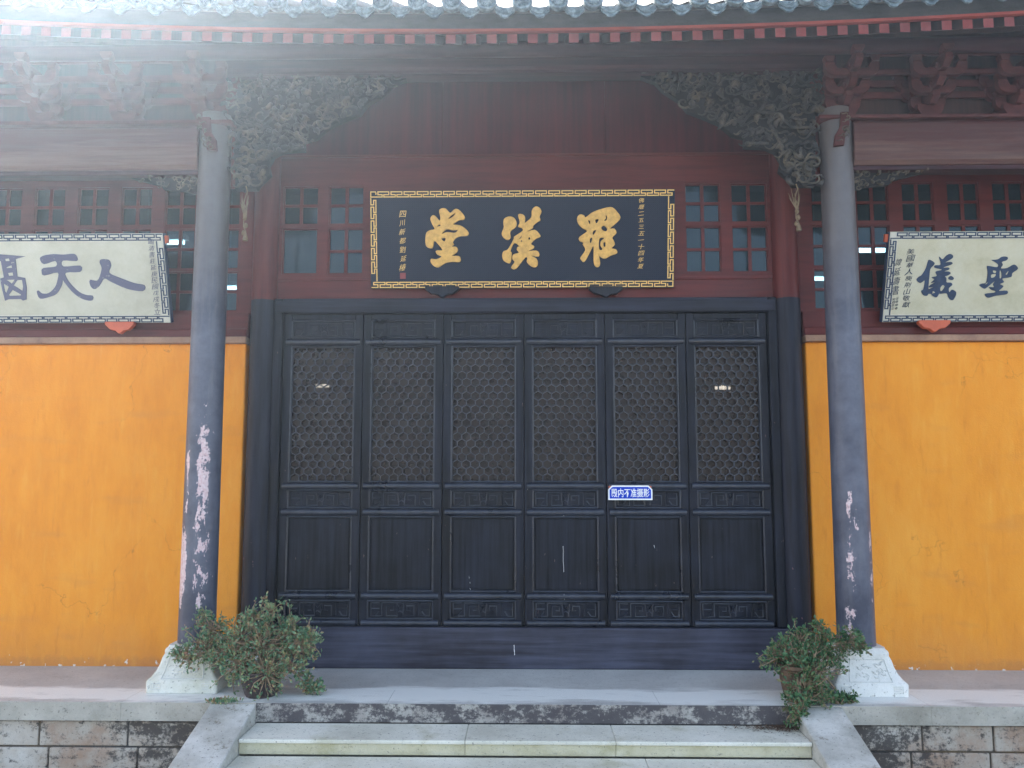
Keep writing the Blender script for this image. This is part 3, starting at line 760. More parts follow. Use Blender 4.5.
# rear slope so that no sun enters
mb = MB(); zr = zslab+(RY-YF)*SL+.35
mb.add([(-HW-.6,RY-.05,zr-.35),(HW+.6,RY-.05,zr-.35),(HW+.6,RY+.3,zr),(-HW-.6,RY+.3,zr),(-HW-.6,RY+5.5,zr-2.5),(HW+.6,RY+5.5,zr-2.5),(HW+.6,RY+5.5,zr-2.7),(-HW-.6,RY+5.5,zr-2.7),(-HW-.6,RY+.3,zr-.5),(HW+.6,RY+.3,zr-.5)],
       [(0,1,2,3),(3,2,5,4),(4,5,6,7),(7,6,9,8),(8,9,1,0),(0,3,4,7,8),(1,9,6,5,2)]).build('rear_slope', M['tiledark'], roof)
# rafters
RS = (X(505,YF,37)-X(484.5,YF,37)); RWd = .062
rb = None; nR = 29
rmesh = None
for i in range(-nR, nR+1):
    x = (i+.5)*RS; e = eave(x)
    if rmesh is None:
        o = MB().prismx([(YF+.002,zr1-.014-.002),(YF+.002,zr0),(.0,zr0+(0-YF)*SL),(.0,zr1-.016+(0-YF)*SL)], -RWd/2, RWd/2).build('rafter', M['underside'], roof); rmesh = o
        o.data.materials.append(M['redend'])
        for p in o.data.polygons:
            if p.normal.y < -.9: p.material_index = 1
    else:
        o = rmesh.copy(); C.objects.link(o)
    o.location = (x, 0, e)
# eave tiles
TP = X(560,YF-.12,12)-X(524.5,YF-.12,12)
TP = TP*.99
YT = YF-.13
zdt = Z(3.0, YT); zdb = Z(19, YT)         # drip tile top/bottom
zdc = Z(.8, YT-.02)
disc = None; drip = None; rowm = None
nT = 15
def disc_mesh():
    mb = MB(); n = 28
    # disc facing -Y with rim and inner relief
    prof = [(0,.0),(.018,.004),(.022,-.002),(.030,-.002),(.034,.004),(.044,.004),(.048,-.006),(.058,-.008),(.063,-.004),(.063,.03)]
    vs = []; fs = []
    for r_, y in prof[1:]:
        for k in range(n):
            a = 2*math.pi*k/n; vs.append((r_*math.cos(a), y, r_*math.sin(a)))
    for i in range(len(prof)-2):
        for k in range(n): fs.append((i*n+k, i*n+(k+1)%n, (i+1)*n+(k+1)%n, (i+1)*n+k))
    fs.append(tuple(range(n)))
    mb.add(vs, fs)
    rnd = random.Random(2)
    for j in range(8):
        a0 = j*.8; pts = [((.012+.028*t/5)*math.cos(a0+t*.35), -.003, (.012+.028*t/5)*math.sin(a0+t*.35)) for t in range(6)]
        mb.tube(pts, .0055, 5)
    return mb
def drip_mesh():
    mb = MB(); h_ = zdt-zdb
    w2 = .083
    outer = []; n = 14
    top = [(-w2+2*w2*k/n, -.030*(1-(2*k/n-1)**2)) for k in range(n+1)]          # concave top edge
    bot = []
    for k in range(n+1):
        t = 1-2*k/n; s_ = abs(t)
        z = -h_*(1 - s_**2.4)*.88 - (.12*h_*max(0,1-s_*6)) - .004 + .006*math.cos(t*14)
        bot.append((t*w2*.985, min(z, -.03*(1-s_**2)-.008)))
    poly = top+bot
    mb.prism(poly, 0, .014)
    for sc_ in (.8, .55, .3):
        pts = []
        for k in range(11):
            t = -1+2*k/10; pts.append((t*w2*sc_, -.006, -.036*(1-t*t*sc_*sc_)-.008-(h_-.05)*(1-abs(t)**2)*sc_*.75))
        mb.tube(pts, .0055, 5)
    rnd = random.Random(4)
    for j in range(5):
        x = (j-2)*.018; mb.tube([(x,-.003,-.035),(x+.006,-.004,-.045),(x-.002,-.003,-.055)], .003, 5)
    return mb
for i in range(-nT, nT+1):
    x = i*TP; e = eave(x)
    rz = math.sin(i*12.9)*.004; jx_ = math.sin(i*7.7)*.004
    if disc is None:
        disc = disc_mesh().build('round_tile_end', M['tile'], roof, smooth=True); o = disc
    else: o = disc.copy(); C.objects.link(o)
    o.location = (x+jx_, YT-.025, zdc+e+rz); o.rotation_euler = (R(-6), math.sin(i*3.3)*.5, 0)
    xd = x+TP/2; e = eave(xd)
    if drip is None: drip = drip_mesh().build('drip_tile', M['tile'], roof, smooth=False); o = drip
    else: o = drip.copy(); C.objects.link(o)
    o.location = (xd-jx_, YT, zdt+e-rz); o.rotation_euler = (R(-8), math.sin(i*5.1)*.06, 0)
# barrel tile rows and curved pans up the slope (one mesh: surface of the roof)
mb = MB()
for i in range(-nT-12, nT+13):
    x = i*TP; e = eave(min(abs(x),5.2)); n = 8
    for (y0, y1) in ((YT-.02, RY+.1),):
        vs = []; fs = []
        for y in (y0, y1):
            for k in range(n+1):
                a = math.pi*k/n; vs.append((x+.058*math.cos(a), y, zdc+e-.01+(y-YT)*SL+.058*math.sin(a)-.0))
        for k in range(n): fs.append((k, k+1, n+2+k, n+1+k))
        mb.add(vs, fs)
    xd = x+TP/2; e = eave(min(abs(xd),5.2)); vs = []; fs = []
    for y in (YT+.014, RY):
        for k in range(n+1):
            t = -1+2*k/n; vs.append((xd+t*TP/2, y, zdt+e-.030*(1-t*t)-.002+(y-YT)*SL))
    for k in range(n): fs.append((k, k+1, n+2+k, n+1+k))
    mb.add(vs, fs)
mb.build('tile_rows', M['tiledark'], roof, smooth=True)

# --- carved corner pieces
def inside(p, poly):
    x, y = p; c = False; n = len(poly)
    for i in range(n):
        x1, y1 = poly[i]; x2, y2 = poly[(i+1)%n]
        if (y1 > y) != (y2 > y) and x < (x2-x1)*(y-y1)/(y2-y1)+x1: c = not c
    return c
def carved(s, polypx, Y, th, name, seed, nscroll, rsc, mat, backmat, extra=()):
    poly = []
    for (a, c) in polypx:
        p = at(a, c, Y); poly.append((s*p.x, p.z))
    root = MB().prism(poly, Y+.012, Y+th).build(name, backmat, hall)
    cv = MB(); rnd = random.Random(seed)
    xs_ = [p[0] for p in poly]; zs_ = [p[1] for p in poly]
    k = 0; tries = 0; placed = []
    while k < nscroll and tries < nscroll*40:
        tries += 1
        cx_ = rnd.uniform(min(xs_), max(xs_)); cz = rnd.uniform(min(zs_), max(zs_))
        if not inside((cx_, cz), poly): continue
        if any((cx_-a)**2+(cz-b2)**2 < (rsc*.55)**2 for a, b2 in placed): continue
        placed.append((cx_, cz)); k += 1
        kind = rnd.random(); rr = rsc*rnd.uniform(.5,1.15); a0 = rnd.uniform(0, 6.28); dr = rnd.choice((-1,1)); yy = Y-rnd.uniform(0,.03)
        pts = []; rad = []
        if kind < .28:      # spiral
            for t in range(14):
                q = t/13; r_ = rr*(1-.85*q); a = a0+dr*q*7; pts.append((cx_+r_*math.cos(a), yy-.02*q, cz+r_*.8*math.sin(a))); rad.append(rsc*.16*(1-.5*q))
        elif kind < .58:    # S tendril, mostly lying
            L_ = rr*2.2; th_ = rnd.uniform(-.5,.5)
            for t in range(12):
                q = t/11-.5; u = q*L_; v = math.sin(q*6.28)*rr*.4
                pts.append((cx_+u*math.cos(th_)-v*math.sin(th_), yy-.012*math.cos(q*3), cz+u*math.sin(th_)+v*math.cos(th_))); rad.append(rsc*.15*(1-1.2*abs(q)))
        else:              # leaf lobes
            for t in range(8):
                q = t/7; a = a0+q*2.2*dr; pts.append((cx_+rr*q*math.cos(a), yy-.02*math.sin(q*3.1), cz+rr*q*math.sin(a))); rad.append(rsc*.30*math.sin(3.14*(q*.85+.12))+.002)
        cv.tube(pts, rad, 6)
    # rim following the lower outline
    for e_ in extra:
        pts = [at(a, c, Y-.02) for a, c in e_]; cv.tube([(s*p.x, p.y-.01, p.z) for p in pts], [.012]*len(pts), 6)
    cv.build('scrolls', mat, root, smooth=True)
    return root
cp = [(642,72),(641,76),(655,81),(664,90),(680,100),(688,110),(704,116),(720,123),(733,134),(745,137),(745,146),(767,147),(777,152),(782,161),(780,170),(791,180),(794,185),(816,185),(816,112),(823,112),(823,72)]
ex_ = [[(740,126),(752,112),(775,114),(786,124),(790,128),(812,128)],[(742,138),(760,128),(768,136)],[(770,126),(778,140),(783,155)],[(655,77),(680,77),(678,92),(664,92)],
       [(720,86),(722,79),(738,79),(738,88)],[(785,84),(795,78),(808,86),(816,86)],[(745,144),(768,144)],[(790,118),(797,122),(806,120)]]
for s in (-1, 1):
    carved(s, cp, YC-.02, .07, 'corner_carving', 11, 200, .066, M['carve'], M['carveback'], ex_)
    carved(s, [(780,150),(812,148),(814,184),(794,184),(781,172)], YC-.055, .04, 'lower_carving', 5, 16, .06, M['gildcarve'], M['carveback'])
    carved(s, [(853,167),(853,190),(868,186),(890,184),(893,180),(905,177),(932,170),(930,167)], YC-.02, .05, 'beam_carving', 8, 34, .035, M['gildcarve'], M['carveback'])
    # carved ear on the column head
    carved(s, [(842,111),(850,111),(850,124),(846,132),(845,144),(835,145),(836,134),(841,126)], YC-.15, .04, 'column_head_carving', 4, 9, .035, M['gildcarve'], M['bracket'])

# --- room behind
room = MB(); yb = 3.6; zc_ = Z(60,0)+.1
room.box(-HW, HW, yb, yb+.1, 0, zc_).box(-HW, HW, .12, yb, zc_, zc_+.1).box(-HW-.1, -HW, .12, yb, 0, zc_).box(HW, HW+.1, .12, yb, 0, zc_)
room.build('inner_wall', M['room'], hall)
# gable closing walls so the sun stays out of the porch roof
zg = lambda y: zfb+.005+(y-YF)*SL+.22
for s in (-1, 1): MB().prismx([(-.2,0),(-.2,zg(-.2)),(RY,zg(RY)),(8.9,zg(RY)-1.6),(8.9,0)], s*HW, s*(HW+.1)).build('end_wall', M['ochre'], hall)
MB().box(-HW, HW, 8.7, 8.9, 0, 5.6).build('rear_wall', M['ochre'], hall)
def lamp(px0, px1, py, Y, th, label):
    a, c = at(px0, py, Y), at(px1, py, Y); r_ = empty('ceiling_lamp', ((a.x+c.x)/2, Y, a.z))
    tag(r_, label, 'lamp', 'lamps burning inside the hall'); l = (c.x-a.x)/2
    MB().tube([(-l,0,0),(l,0,0)], th, 10).build('tube', M['tube'], r_, smooth=True)
    MB().box(-l-.03, l+.03, -.04, .04, th+.004, th+.05).build('fixture', M['fixture'], r_)
    MB().box(-.006,.006,-.006,.006, th+.051, zc_-a.z).build('hanger', M['fixture'], r_)
lamp(110, 184, 243, 1.3, .020, 'white fluorescent tube in the window beside the left cream plaque')
lamp(222, 236, 288, 2.2, .018, 'short white tube seen in the window sliver between left column and black pillar')
lamp(848, 930, 250.5, 1.3, .022, 'white fluorescent tube in the window beside the right cream plaque')
lamp(808, 824, 279, 2.2, .018, 'short white tube seen in the window sliver between black pillar and right column')
lamp(316, 329, 386, 2.0, .016, 'small white lamp glimpsed through the lattice of the leftmost door')
lamp(715, 730, 388, 2.0, .016, 'small white lamp glimpsed through the lattice of the rightmost door')

# ============================================================ PLAQUES
def smooth_poly(pts, n=3):
    out = []; N_ = len(pts)
    for i in range(N_):
        p0, p1, p2, p3 = (Vector(pts[(i+k-1)%N_]) for k in range(4))
        for k in range(n):
            t = k/n; out.append(tuple(.5*((2*p1)+(-p0+p2)*t+(2*p0-5*p1+4*p2-p3)*t*t+(-p0+3*p1-3*p2+p3)*t**3)))
    return out
def curve_mesh(name, splines, ext, bev, off=None):
    cu = bpy.data.curves.new(name, 'CURVE'); cu.dimensions = '2D'; cu.fill_mode = 'BOTH'; cu.extrude = ext; cu.bevel_depth = bev; cu.bevel_resolution = 1; cu.offset = off if off is not None else (-bev*.6 if bev > .001 else .0022)
    for sp in splines:
        s_ = cu.splines.new('POLY'); s_.points.add(len(sp)-1)
        for q, p in zip(s_.points, sp): q.co = (p[0], p[1], 0, 1)
        s_.use_cyclic_u = True
    o = bpy.data.objects.new('tmp', cu); C.objects.link(o)
    me = bpy.data.meshes.new_from_object(o.evaluated_get(bpy.context.evaluated_depsgraph_get())); bpy.data.objects.remove(o)
    return me
def text_mesh(body, size, ext=.0012, bold=0, space=1.0, sx=1.0):
    cu = bpy.data.curves.new('t', 'FONT'); cu.body = body; cu.size = size; cu.extrude = ext; cu.align_x = 'CENTER'; cu.align_y = 'TOP_BASELINE'; cu.space_line = space; cu.offset = bold
    cu.resolution_u = 2
    o = bpy.data.objects.new('tmp', cu); C.objects.link(o); bpy.context.view_layer.update()
    me = bpy.data.meshes.new_from_object(o.evaluated_get(bpy.context.evaluated_depsgraph_get())); bpy.data.objects.remove(o)
    return me
def put_mesh(me, name, mat, parent, off=(0,0), front=0, sx=1, sz=1, slant=0):
    """XY-plane mesh -> XZ plane facing -Y in the parent's frame"""
    for v in me.vertices:
        x, y, z = v.co; v.co = (x*sx+off[0]+slant*y, -z-front, y*sz+off[1])
    me.materials.clear(); me.materials.append(mat); me.name = name
    o = bpy.data.objects.new(name, me); C.objects.link(o); o.parent = parent; return o
def fret(mb, x0, x1, z0, z1, hgt, P_, lw, y, dep):
    """running key pattern around the rectangle"""
    path = [(0,0),(.87,0),(.87,.45),(.55,.45),(.55,1),(1.38,1),(1.38,.45),(1.0,.45)]
    def run(L_, tr):
        n = max(2, round(L_/P_)); p = L_/n; yy = 0
        for i in range(n):
            pts = [((i+u)*p, v*hgt) for u, v in path] + [((i+1)*p, 0)]
            if i == n-1: pts = [((i+u)*p, v*hgt) for u, v in path[:5]] + [(L_, hgt)]
            for a, c in zip(pts[:-1], pts[1:]):
                dx, dz = c[0]-a[0], c[1]-a[1]; l = math.hypot(dx, dz)
                if l < 1e-5: continue
                ex_ = lw/2/l; a2 = (a[0]-dx*ex_, a[1]-dz*ex_); c2 = (c[0]+dx*ex_*.98, c[1]+dz*ex_*.98)
                A, B = tr(*a2), tr(*c2)
                d_ = dep if abs(dx) > abs(dz) else dep*.8
                mb.bar((A[0], y-d_/2, A[1]), (B[0], y-d_/2, B[1]), lw, d_)
    run(x1-x0, lambda u, v: (x0+u, z1-hgt+v)); run(x1-x0, lambda u, v: (x1-u, z0+hgt-v))
    run(z1-z0-2.6*hgt, lambda u, v: (x0+hgt-v, z0+1.3*hgt+u)); run(z1-z0-2.6*hgt, lambda u, v: (x1-hgt+v, z1-1.3*hgt-u))
def corner_ticks(mb, x0, x1, z0, z1, hgt, P_, lw, y, dep):
    for (xc_, zc2, sx_, sz_) in ((x0, z1, 1, -1), (x1, z0, -1, 1)):
        mb.bar((xc_, y-dep*.3, zc2+sz_*(hgt-lw*.6)), (xc_, y-dep*.3, zc2-sz_*lw/2), lw, dep*.6)
        mb.bar((xc_+sx_*lw*.6, y-dep*.3, zc2), (xc_+sx_*P_*.40, y-dep*.3, zc2), lw, dep*.6)
        mb.bar((xc_+sx_*P_*.40, y-dep*.3, zc2+sz_*lw*.6), (xc_+sx_*P_*.40, y-dep*.3, zc2+sz_*hgt*.55), lw, dep*.6)
class Plaque:
    def __init__(s, name, tl, tr, br, bl, Yb, Yt, label):
        cx = (bl[0]+br[0])/2
        A = at(bl[0], bl[1], Yb); B = at(br[0], br[1], Yb); T = at(tl[0], tl[1], Yt); U = at(tr[0], tr[1], Yt)
        bot, top = (A+B)/2, (T+U)/2
        s.W = ((B-A).length+(U-T).length)/2; s.H = Vector((0, (top-bot).y, (top-bot).z)).length
        s.root = tag(empty(name, bot), label, 'plaque')
        s.root.rotation_euler = (math.atan2(-(top-bot).y, (top-bot).z), 0, 0)
        s.px = (tl, tr, br, bl)
    def uv(s, x, y):      # photo pixel -> board coordinates, by the four corners
        tl, tr, br, bl = s.px
        u, v = .5, .5
        for _ in range(12):
            xx = (1-v)*((1-u)*bl[0]+u*br[0]) + v*((1-u)*tl[0]+u*tr[0]); yy = (1-v)*((1-u)*bl[1]+u*br[1]) + v*((1-u)*tl[1]+u*tr[1])
            u += (x-xx)/(br[0]-bl[0]); v += -(y-yy)/(bl[1]-tl[1])
        return ((u-.5)*s.W, v*s.H)
    def glyph(s, polys, ox, oy, k, mat, ext=.006, bev=.003, name='character', sm=3, off=None):
        me_all = None
        root = None; import bmesh
        bm_ = bmesh.new()
        for i, grp in enumerate(polys):
            sp = [[s.uv(ox+p[0]/k, oy+p[1]/k) for p in (smooth_poly(g, sm) if sm > 1 else g)] for g in grp]
            me = curve_mesh('g', sp, ext, bev, off)
            for v in me.vertices: v.co.z += ext + i*.0005
            bm_.from_mesh(me); bpy.data.meshes.remove(me)
        me = bpy.data.meshes.new(name); bm_.to_mesh(me); bm_.free()
        return put_mesh(me, name, mat, s.root, front=.0155)
    def text(s, body, px, py0, py1, mat, name='inscription', width=1.0, lead=1.0):
        n = body.count('\n')+1
        u, vt = s.uv(px, py0); _, vb = s.uv(px, py1); cell = (vt-vb)/n
        import bmesh
        rn = random.Random(len(body)*7+int(px)); bm_ = bmesh.new(); chars = body.split('\n')
        for i, ch in enumerate(chars):
            me = text_mesh(ch, cell, .001, bold=-.0002)
            xs_ = [v.co.x for v in me.vertices]; ys_ = [v.co.y for v in me.vertices]
            mx_, my_ = (max(xs_)+min(xs_))/2, (max(ys_)+min(ys_))/2
            full = max(max(xs_)-min(xs_), max(ys_)-min(ys_))
            k = cell*(.82 if mat == M['goldline'] else 1)*rn.uniform(.76,.98)/max(full, cell*.7); rot = rn.uniform(-.16,.10); sh = rn.uniform(.05,.28); dx = rn.uniform(-.07,.07)*cell
            for v in me.vertices:
                x, y = (v.co.x-mx_)*k*width, (v.co.y-my_)*k
                x += sh*y; y += .18*x*abs(math.sin(i*2.3))
                x, y = x*math.cos(rot)-y*math.sin(rot), x*math.sin(rot)+y*math.cos(rot)
                v.co.x = x+dx; v.co.y = y-cell*(i+.5)
            bm_.from_mesh(me); bpy.data.meshes.remove(me)
        me = bpy.data.meshes.new(name); bm_.to_mesh(me); bm_.free()
        return put_mesh(me, name, mat, s.root, off=(u, vt), front=.0165)
pq = Plaque('hanging_plaque', (370.5,190), (676,190), (673.5,288), (371.5,288.5), -.07, -.20, 'long navy plaque with gold key border and three gold characters above the doors')
W_, H_ = pq.W, pq.H
MB().box(-W_/2, W_/2, -.014, .02, 0, H_).build('board', M['navy'], pq.root, bevel=.004)
mb = MB(); u13 = W_/306
fret(mb, -W_/2+.010, W_/2-.010, .010, H_-.010, 5.1*u13, 13*u13, .95*u13, -.0135, .006); corner_ticks(mb, -W_/2+.010, W_/2-.010, .010, H_-.010, 5.1*u13, 13*u13, .95*u13, -.0135, .006); mb.build('key_border', M['goldline'], pq.root)
tang = [[(262,110),(290,85),(330,88),(365,125),(385,128),(425,92),(470,105),(520,165),(515,200),(470,205),(435,225),(405,250),(470,258),(525,290),(562,335),(545,365),(480,370),(430,390),(400,430),(410,455),(385,475),(430,478),(450,505),(435,540),(390,570),(455,572),(475,590),(470,632),(390,632),(320,645),(250,688),(200,670),(172,630),(180,600),(230,605),(285,578),(240,555),(225,525),(245,512),(295,510),(240,440),(220,420),(205,425),(188,490),(125,465),(125,350),(160,310),(215,295),(190,245),(172,190),(195,155),(225,165),(265,210),(275,175)],
 [(285,348),(335,298),(400,308),(452,306),(420,335),(340,328)], [(282,392),(328,388),(312,424)], [(355,195),(380,162),(432,132),(402,172)], [(238,270),(262,248),(277,262)]]
han = [[(302,155),(345,150),(372,180),(368,230),(375,235),(435,180),(442,110),(480,72),(520,85),(540,125),(520,170),(528,210),(500,228),(455,265),(450,290),(385,330),(470,308),(525,365),(515,385),(480,400),(430,450),(462,475),(450,500),(400,525),(480,520),(510,545),(505,580),(430,572),(480,600),(497,640),(488,680),(455,690),(410,665),(385,630),(392,600),(370,590),(275,705),(225,692),(262,635),(240,605),(248,560),(305,540),(285,510),(295,480),(315,478),(260,440),(220,520),(232,545),(222,630),(200,648),(150,620),(135,570),(150,525),(195,505),(255,400),(262,375),(345,320),(340,290),(300,275),(318,230)],
 [(308,400),(340,362),(328,392)], [(402,392),(418,380),(424,400),(410,412)], [(322,422),(340,412),(338,432)]]
hanb = [[(150,240),(160,195),(205,172),(255,182),(282,225),(278,275),(220,325),(222,385),(195,410),(155,390),(132,345),(155,280)]]
luo = [[(135,190),(165,155),(205,165),(222,185),(290,135),(390,98),(475,82),(520,105),(575,185),(530,245),(465,300),(510,300),(532,345),(490,390),(505,425),(512,465),(480,500),(525,512),(535,550),(470,575),(410,605),(360,580),(350,560),(362,650),(345,690),(310,678),(297,620),(298,480),(270,520),(205,635),(170,615),(165,590),(215,515),(190,460),(195,440),(160,425),(155,385),(235,325),(190,295),(145,245)],
 [(245,212),(268,222),(262,258)], [(318,210),(356,204),(330,248)], [(420,163),(442,180),(430,218),(406,216),(428,194)], [(380,285),(408,268),(440,302),(425,328),(387,312)], [(300,320),(328,316),(300,362),(288,350)], [(262,400),(287,393),(276,440),(262,442)],
 [(355,412),(380,390),(408,398),(376,425),(368,470),(388,500),(375,520),(352,500)], [(398,445),(418,438),(419,482),(401,478)]]
pq.glyph([tang], 415, 200, 10.24, M['gold']); pq.glyph([han, hanb], 490, 200, 10.24, M['gold']); pq.glyph([luo], 565, 200, 10.24, M['gold'])
pq.text('四\n川\n新\n都\n劉\n延\n椿', 403.5, 209, 271.5, M['goldline'], width=.95)
pq.text('佛\n曆\n二\n五\n三\n五\n一\n十\n四\n年\n夏', 642.5, 198, 270, M['goldline'], width=1.15)
a, c = pq.uv(400.8, 278.5), pq.uv(406.5, 272.5); MB().box(a[0], c[0], -.0165, -.0141, a[1], c[1]).build('seal_mark', M['seal'], pq.root)
# lotus shaped rests under the plaque
def rest(px, py, w_, h_, Y, mat):
    mb = MB(); pts = []
    for k in range(21):
        t = -1+2*k/20; p = at(px+t*w_/2, py+h_*(1-abs(t)**1.8)*(.86+.14*math.cos(t*9)), Y); pts.append((p.x, p.z))
    a_, c_ = at(px+w_/2, py-3, Y), at(px-w_/2, py-3, Y); pts += [(a_.x, a_.z), (c_.x, c_.z)]
    return mb.prism(pts, Y, Y+.05).build('plaque_rest', mat, hall, bevel=.006)
rest(442, 289, 34, 8, -.13, M['black']); rest(606, 289, 34, 8, -.13, M['black'])
rest(119, 324.5, 29, 9, -.17, M['orange']); rest(935, 323, 32, 9, -.17, M['orange'])

# right cream plaque
rp = Plaque('hanging_plaque', (889,232), (1180,230), (1184,321.5), (881,321.5), -.12, -.33, 'cream plaque with crisp blue brushed characters, hanging beyond the right column')
def cream(p, cmat):
    MB().box(-p.W/2, p.W/2, -.014, .02, 0, p.H).build('board', cmat, p.root, bevel=.003)
    mb = MB(); u = p.W/300
    hb = 6.2*u
    fm = MB(); y0 = -.0155
    fm.box(-p.W/2+.003, p.W/2-.003, y0, -.0142, p.H-hb-.012, p.H-.003).box(-p.W/2+.003, p.W/2-.003, y0, -.0142, .003, hb+.012)
    fm.box(-p.W/2+.003, -p.W/2+hb+.012, y0, -.0142, hb+.0125, p.H-hb-.0125).box(p.W/2-hb-.012, p.W/2-.003, y0, -.0142, hb+.0125, p.H-hb-.0125)
    fm.build('border_band', M['creaml'], p.root)
    fret(mb, -p.W/2+.008, p.W/2-.008, .008, p.H-.008, 5.4*u, 11.5*u, 1.15*u, -.0154, .004); mb.build('key_border', M['ink'], p.root)
    for q_ in (-1, 1): MB().box(q_*p.W/2, q_*(p.W/2+.006), -.012, .03, 0, p.H).build('edge_strip', M['ink'], p.root)
rp.root.location.x -= .030; cream(rp, M['cream'])
yiA = [[(290,185),(350,220),(340,250),(300,300),(290,400),(285,560),(335,575),(330,610),(290,610),(270,635),(230,630),(205,600),(200,575),(225,555),(240,440),(180,472),(135,435),(160,400),(200,375),(250,290),(270,215)]]
yiB = [[(415,150),(455,180),(500,135),(545,112),(580,130),(575,160),(500,205),(470,222),(560,212),(575,235),(480,270),(465,285),(530,283),(540,302),(470,330),(540,335),(560,355),(520,380),(490,390),(510,420),(515,470),(570,475),(588,500),(545,545),(560,600),(592,565),(645,600),(620,680),(585,690),(550,655),(525,605),(440,610),(435,590),(400,650),(370,650),(330,620),(380,600),(350,575),(300,582),(290,560),(380,520),(300,530),(310,505),(395,455),(325,470),(365,430),(330,405),(395,388),(375,335),(440,318),(450,300),(362,280),(368,255),(430,250),(432,205)],
       [(440,528),(470,498),(498,515),(490,545),(462,580),(438,575)]]
yiC = [[(540,410),(570,390),(605,415),(590,435),(555,430)]]
sheng = [[(245,185),(320,178),(370,145),(425,142),(450,160),(430,190),(375,210),(392,245),(370,290),(450,285),(535,242),(588,295),(520,350),(510,400),(400,420),(425,465),(375,490),(420,515),(400,545),(370,578),(470,575),(472,620),(330,640),(245,665),(205,650),(195,615),(310,600),(320,580),(270,565),(235,530),(300,530),(285,495),(300,455),(200,540),(165,545),(110,505),(140,485),(180,480),(200,450),(205,340),(190,265),(230,262),(320,275),(330,240),(280,205)],
 [(270,318),(312,325),(307,352),(280,345)], [(253,370),(312,364),(302,396),(258,412)], [(358,318),(378,340),(386,402),(364,416)], [(436,364),(472,318),(456,367)], [(180,494),(218,460),(208,486)]]
rp.glyph([yiA, yiB, yiC], 905, 245, 12.8, M['ink'], .001, .0004); rp.glyph([sheng], 970, 245, 12.8, M['ink'], .001, .0004, off=0)
rp.text('美\n國\n華\n人\n庾\n荆\n山\n敬\n獻', 909.5, 248, 307, M['ink'], width=1.25)
rp.text('諱\n延\n壽\n書', 897.5, 257, 294, M['ink'], width=.8)
rp.text('壬\n申\n仲\n春', 896, 296, 309, M['ink'], width=1.1)
rp.text('癸\n酉\n年\n立', 892.4, 297, 309, M['ink'], width=1.1)
# left cream plaque
lp = Plaque('hanging_plaque', (-130,234), (165,234), (172.5,323), (-136,323), -.12, -.33, 'cream plaque with worn grey-blue brushed characters, hanging beyond the left column')
M['cream2'] = blend_noise('cream_board_greyer', [(.34,(.38,.38,.31)),(.5,(.45,.46,.385)),(.66,(.51,.52,.46))], 3, .6, bscale=40, bs=.05)
lp.root.location.x += .030; cream(lp, M['cream2'])
tian = [[(465,190),(500,160),(600,145),(700,150),(800,142),(830,165),(828,210),(690,205),(690,270),(860,262),(855,320),(710,328),(715,390),(760,460),(830,530),(900,562),(965,570),(960,612),(900,610),(830,580),(760,520),(700,440),(672,402),(660,450),(600,540),(520,575),(425,592),(400,530),(415,515),(450,545),(520,540),(590,480),(625,400),(630,325),(490,355),(470,320),(490,285),(620,268),(615,208),(500,240)]]
ren = [[(600,225),(640,228),(650,260),(638,300),(700,330),(780,360),(835,372),(825,402),(740,390),(650,350),(610,330),(580,370),(550,390),(530,370),(530,340),(570,345),(590,310),(600,270),(590,240)]]
fuA = [[(-110,165),(20,140),(300,165),(215,188),(212,370),(290,385),(295,480),(280,600),(245,612),(225,596),(95,598),(60,612),(45,480),(40,390),(80,378),(70,205),(20,215),(-110,200)],
 [(108,185),(155,180),(160,212),(112,214)], [(108,272),(172,248),(176,282),(116,285)], [(120,328),(175,322),(178,360),(126,364)],
 [(88,398),(190,396),(150,445),(120,420)], [(62,430),(118,470),(84,540),(66,520)], [(160,460),(210,400),(262,400),(265,470),(252,520),(180,470)], [(100,555),(150,500),(235,550),(230,565),(110,568)]]
fuB = [[(-80,290),(8,285),(10,305),(-20,330),(8,410),(18,430),(14,455),(-40,470),(-60,640),(-90,640),(-95,400),(-130,470),(-150,450),(-100,340)]]
lp.glyph([fuA, fuB], 0, 240, 10.24, M['wornink'], .001, .0004, sm=1); lp.glyph([tian], 0, 240, 10.24, M['wornink'], .001, .0004)
lp.glyph([ren], 0, 220, 5.69, M['wornink'], .001, .0004)
lp.text('圖\n清\n書\n莊\n延\n庚\n民\n國\n戊\n戌\n冬\n立', 153.8, 239, 315, M['wornink'], width=1.05)
for p, s in ((rp, -1), (lp, 1)):
    for v in (0.93,):
        MB().box(s*(p.W/2-.01), s*(p.W/2+.03), .001, .03, p.H*v-.03, p.H*v+.03).build('hanging_lug', M['orange'], p.root, bevel=.004)

# ============================================================ NOTICE SIGN
a, c = at(608.3, 500, DY-.05), at(652.3, 485.5, DY-.05); Ws, Hs = c.x-a.x, c.z-a.z
sg = tag(empty('notice_sign', ((a.x+c.x)/2, DY-.05, a.z)), 'small blue enamel notice with white rim and white characters fixed on the fifth door', 'sign')
oct_ = [(-Ws/2,0),(Ws/2,0),(Ws/2,Hs-.03),(Ws/2-.03,Hs),(-Ws/2+.03,Hs),(-Ws/2,Hs-.03)]
MB().prism(oct_, 0, .008).build('rim', M['white'], sg)
q = .011; o2 = [(-Ws/2+q,q),(Ws/2-q,q),(Ws/2-q,Hs-.033),(Ws/2-.034,Hs-q),(-Ws/2+.034,Hs-q),(-Ws/2+q,Hs-.033)]
MB().prism(o2, -.0015, -.0002).build('blue_field', M['signblue'], sg)
me = text_mesh('殿内不准摄影', .06, .0006, bold=.0007)
xs_ = [v.co.x for v in me.vertices]; zs = [v.co.y for v in me.vertices]
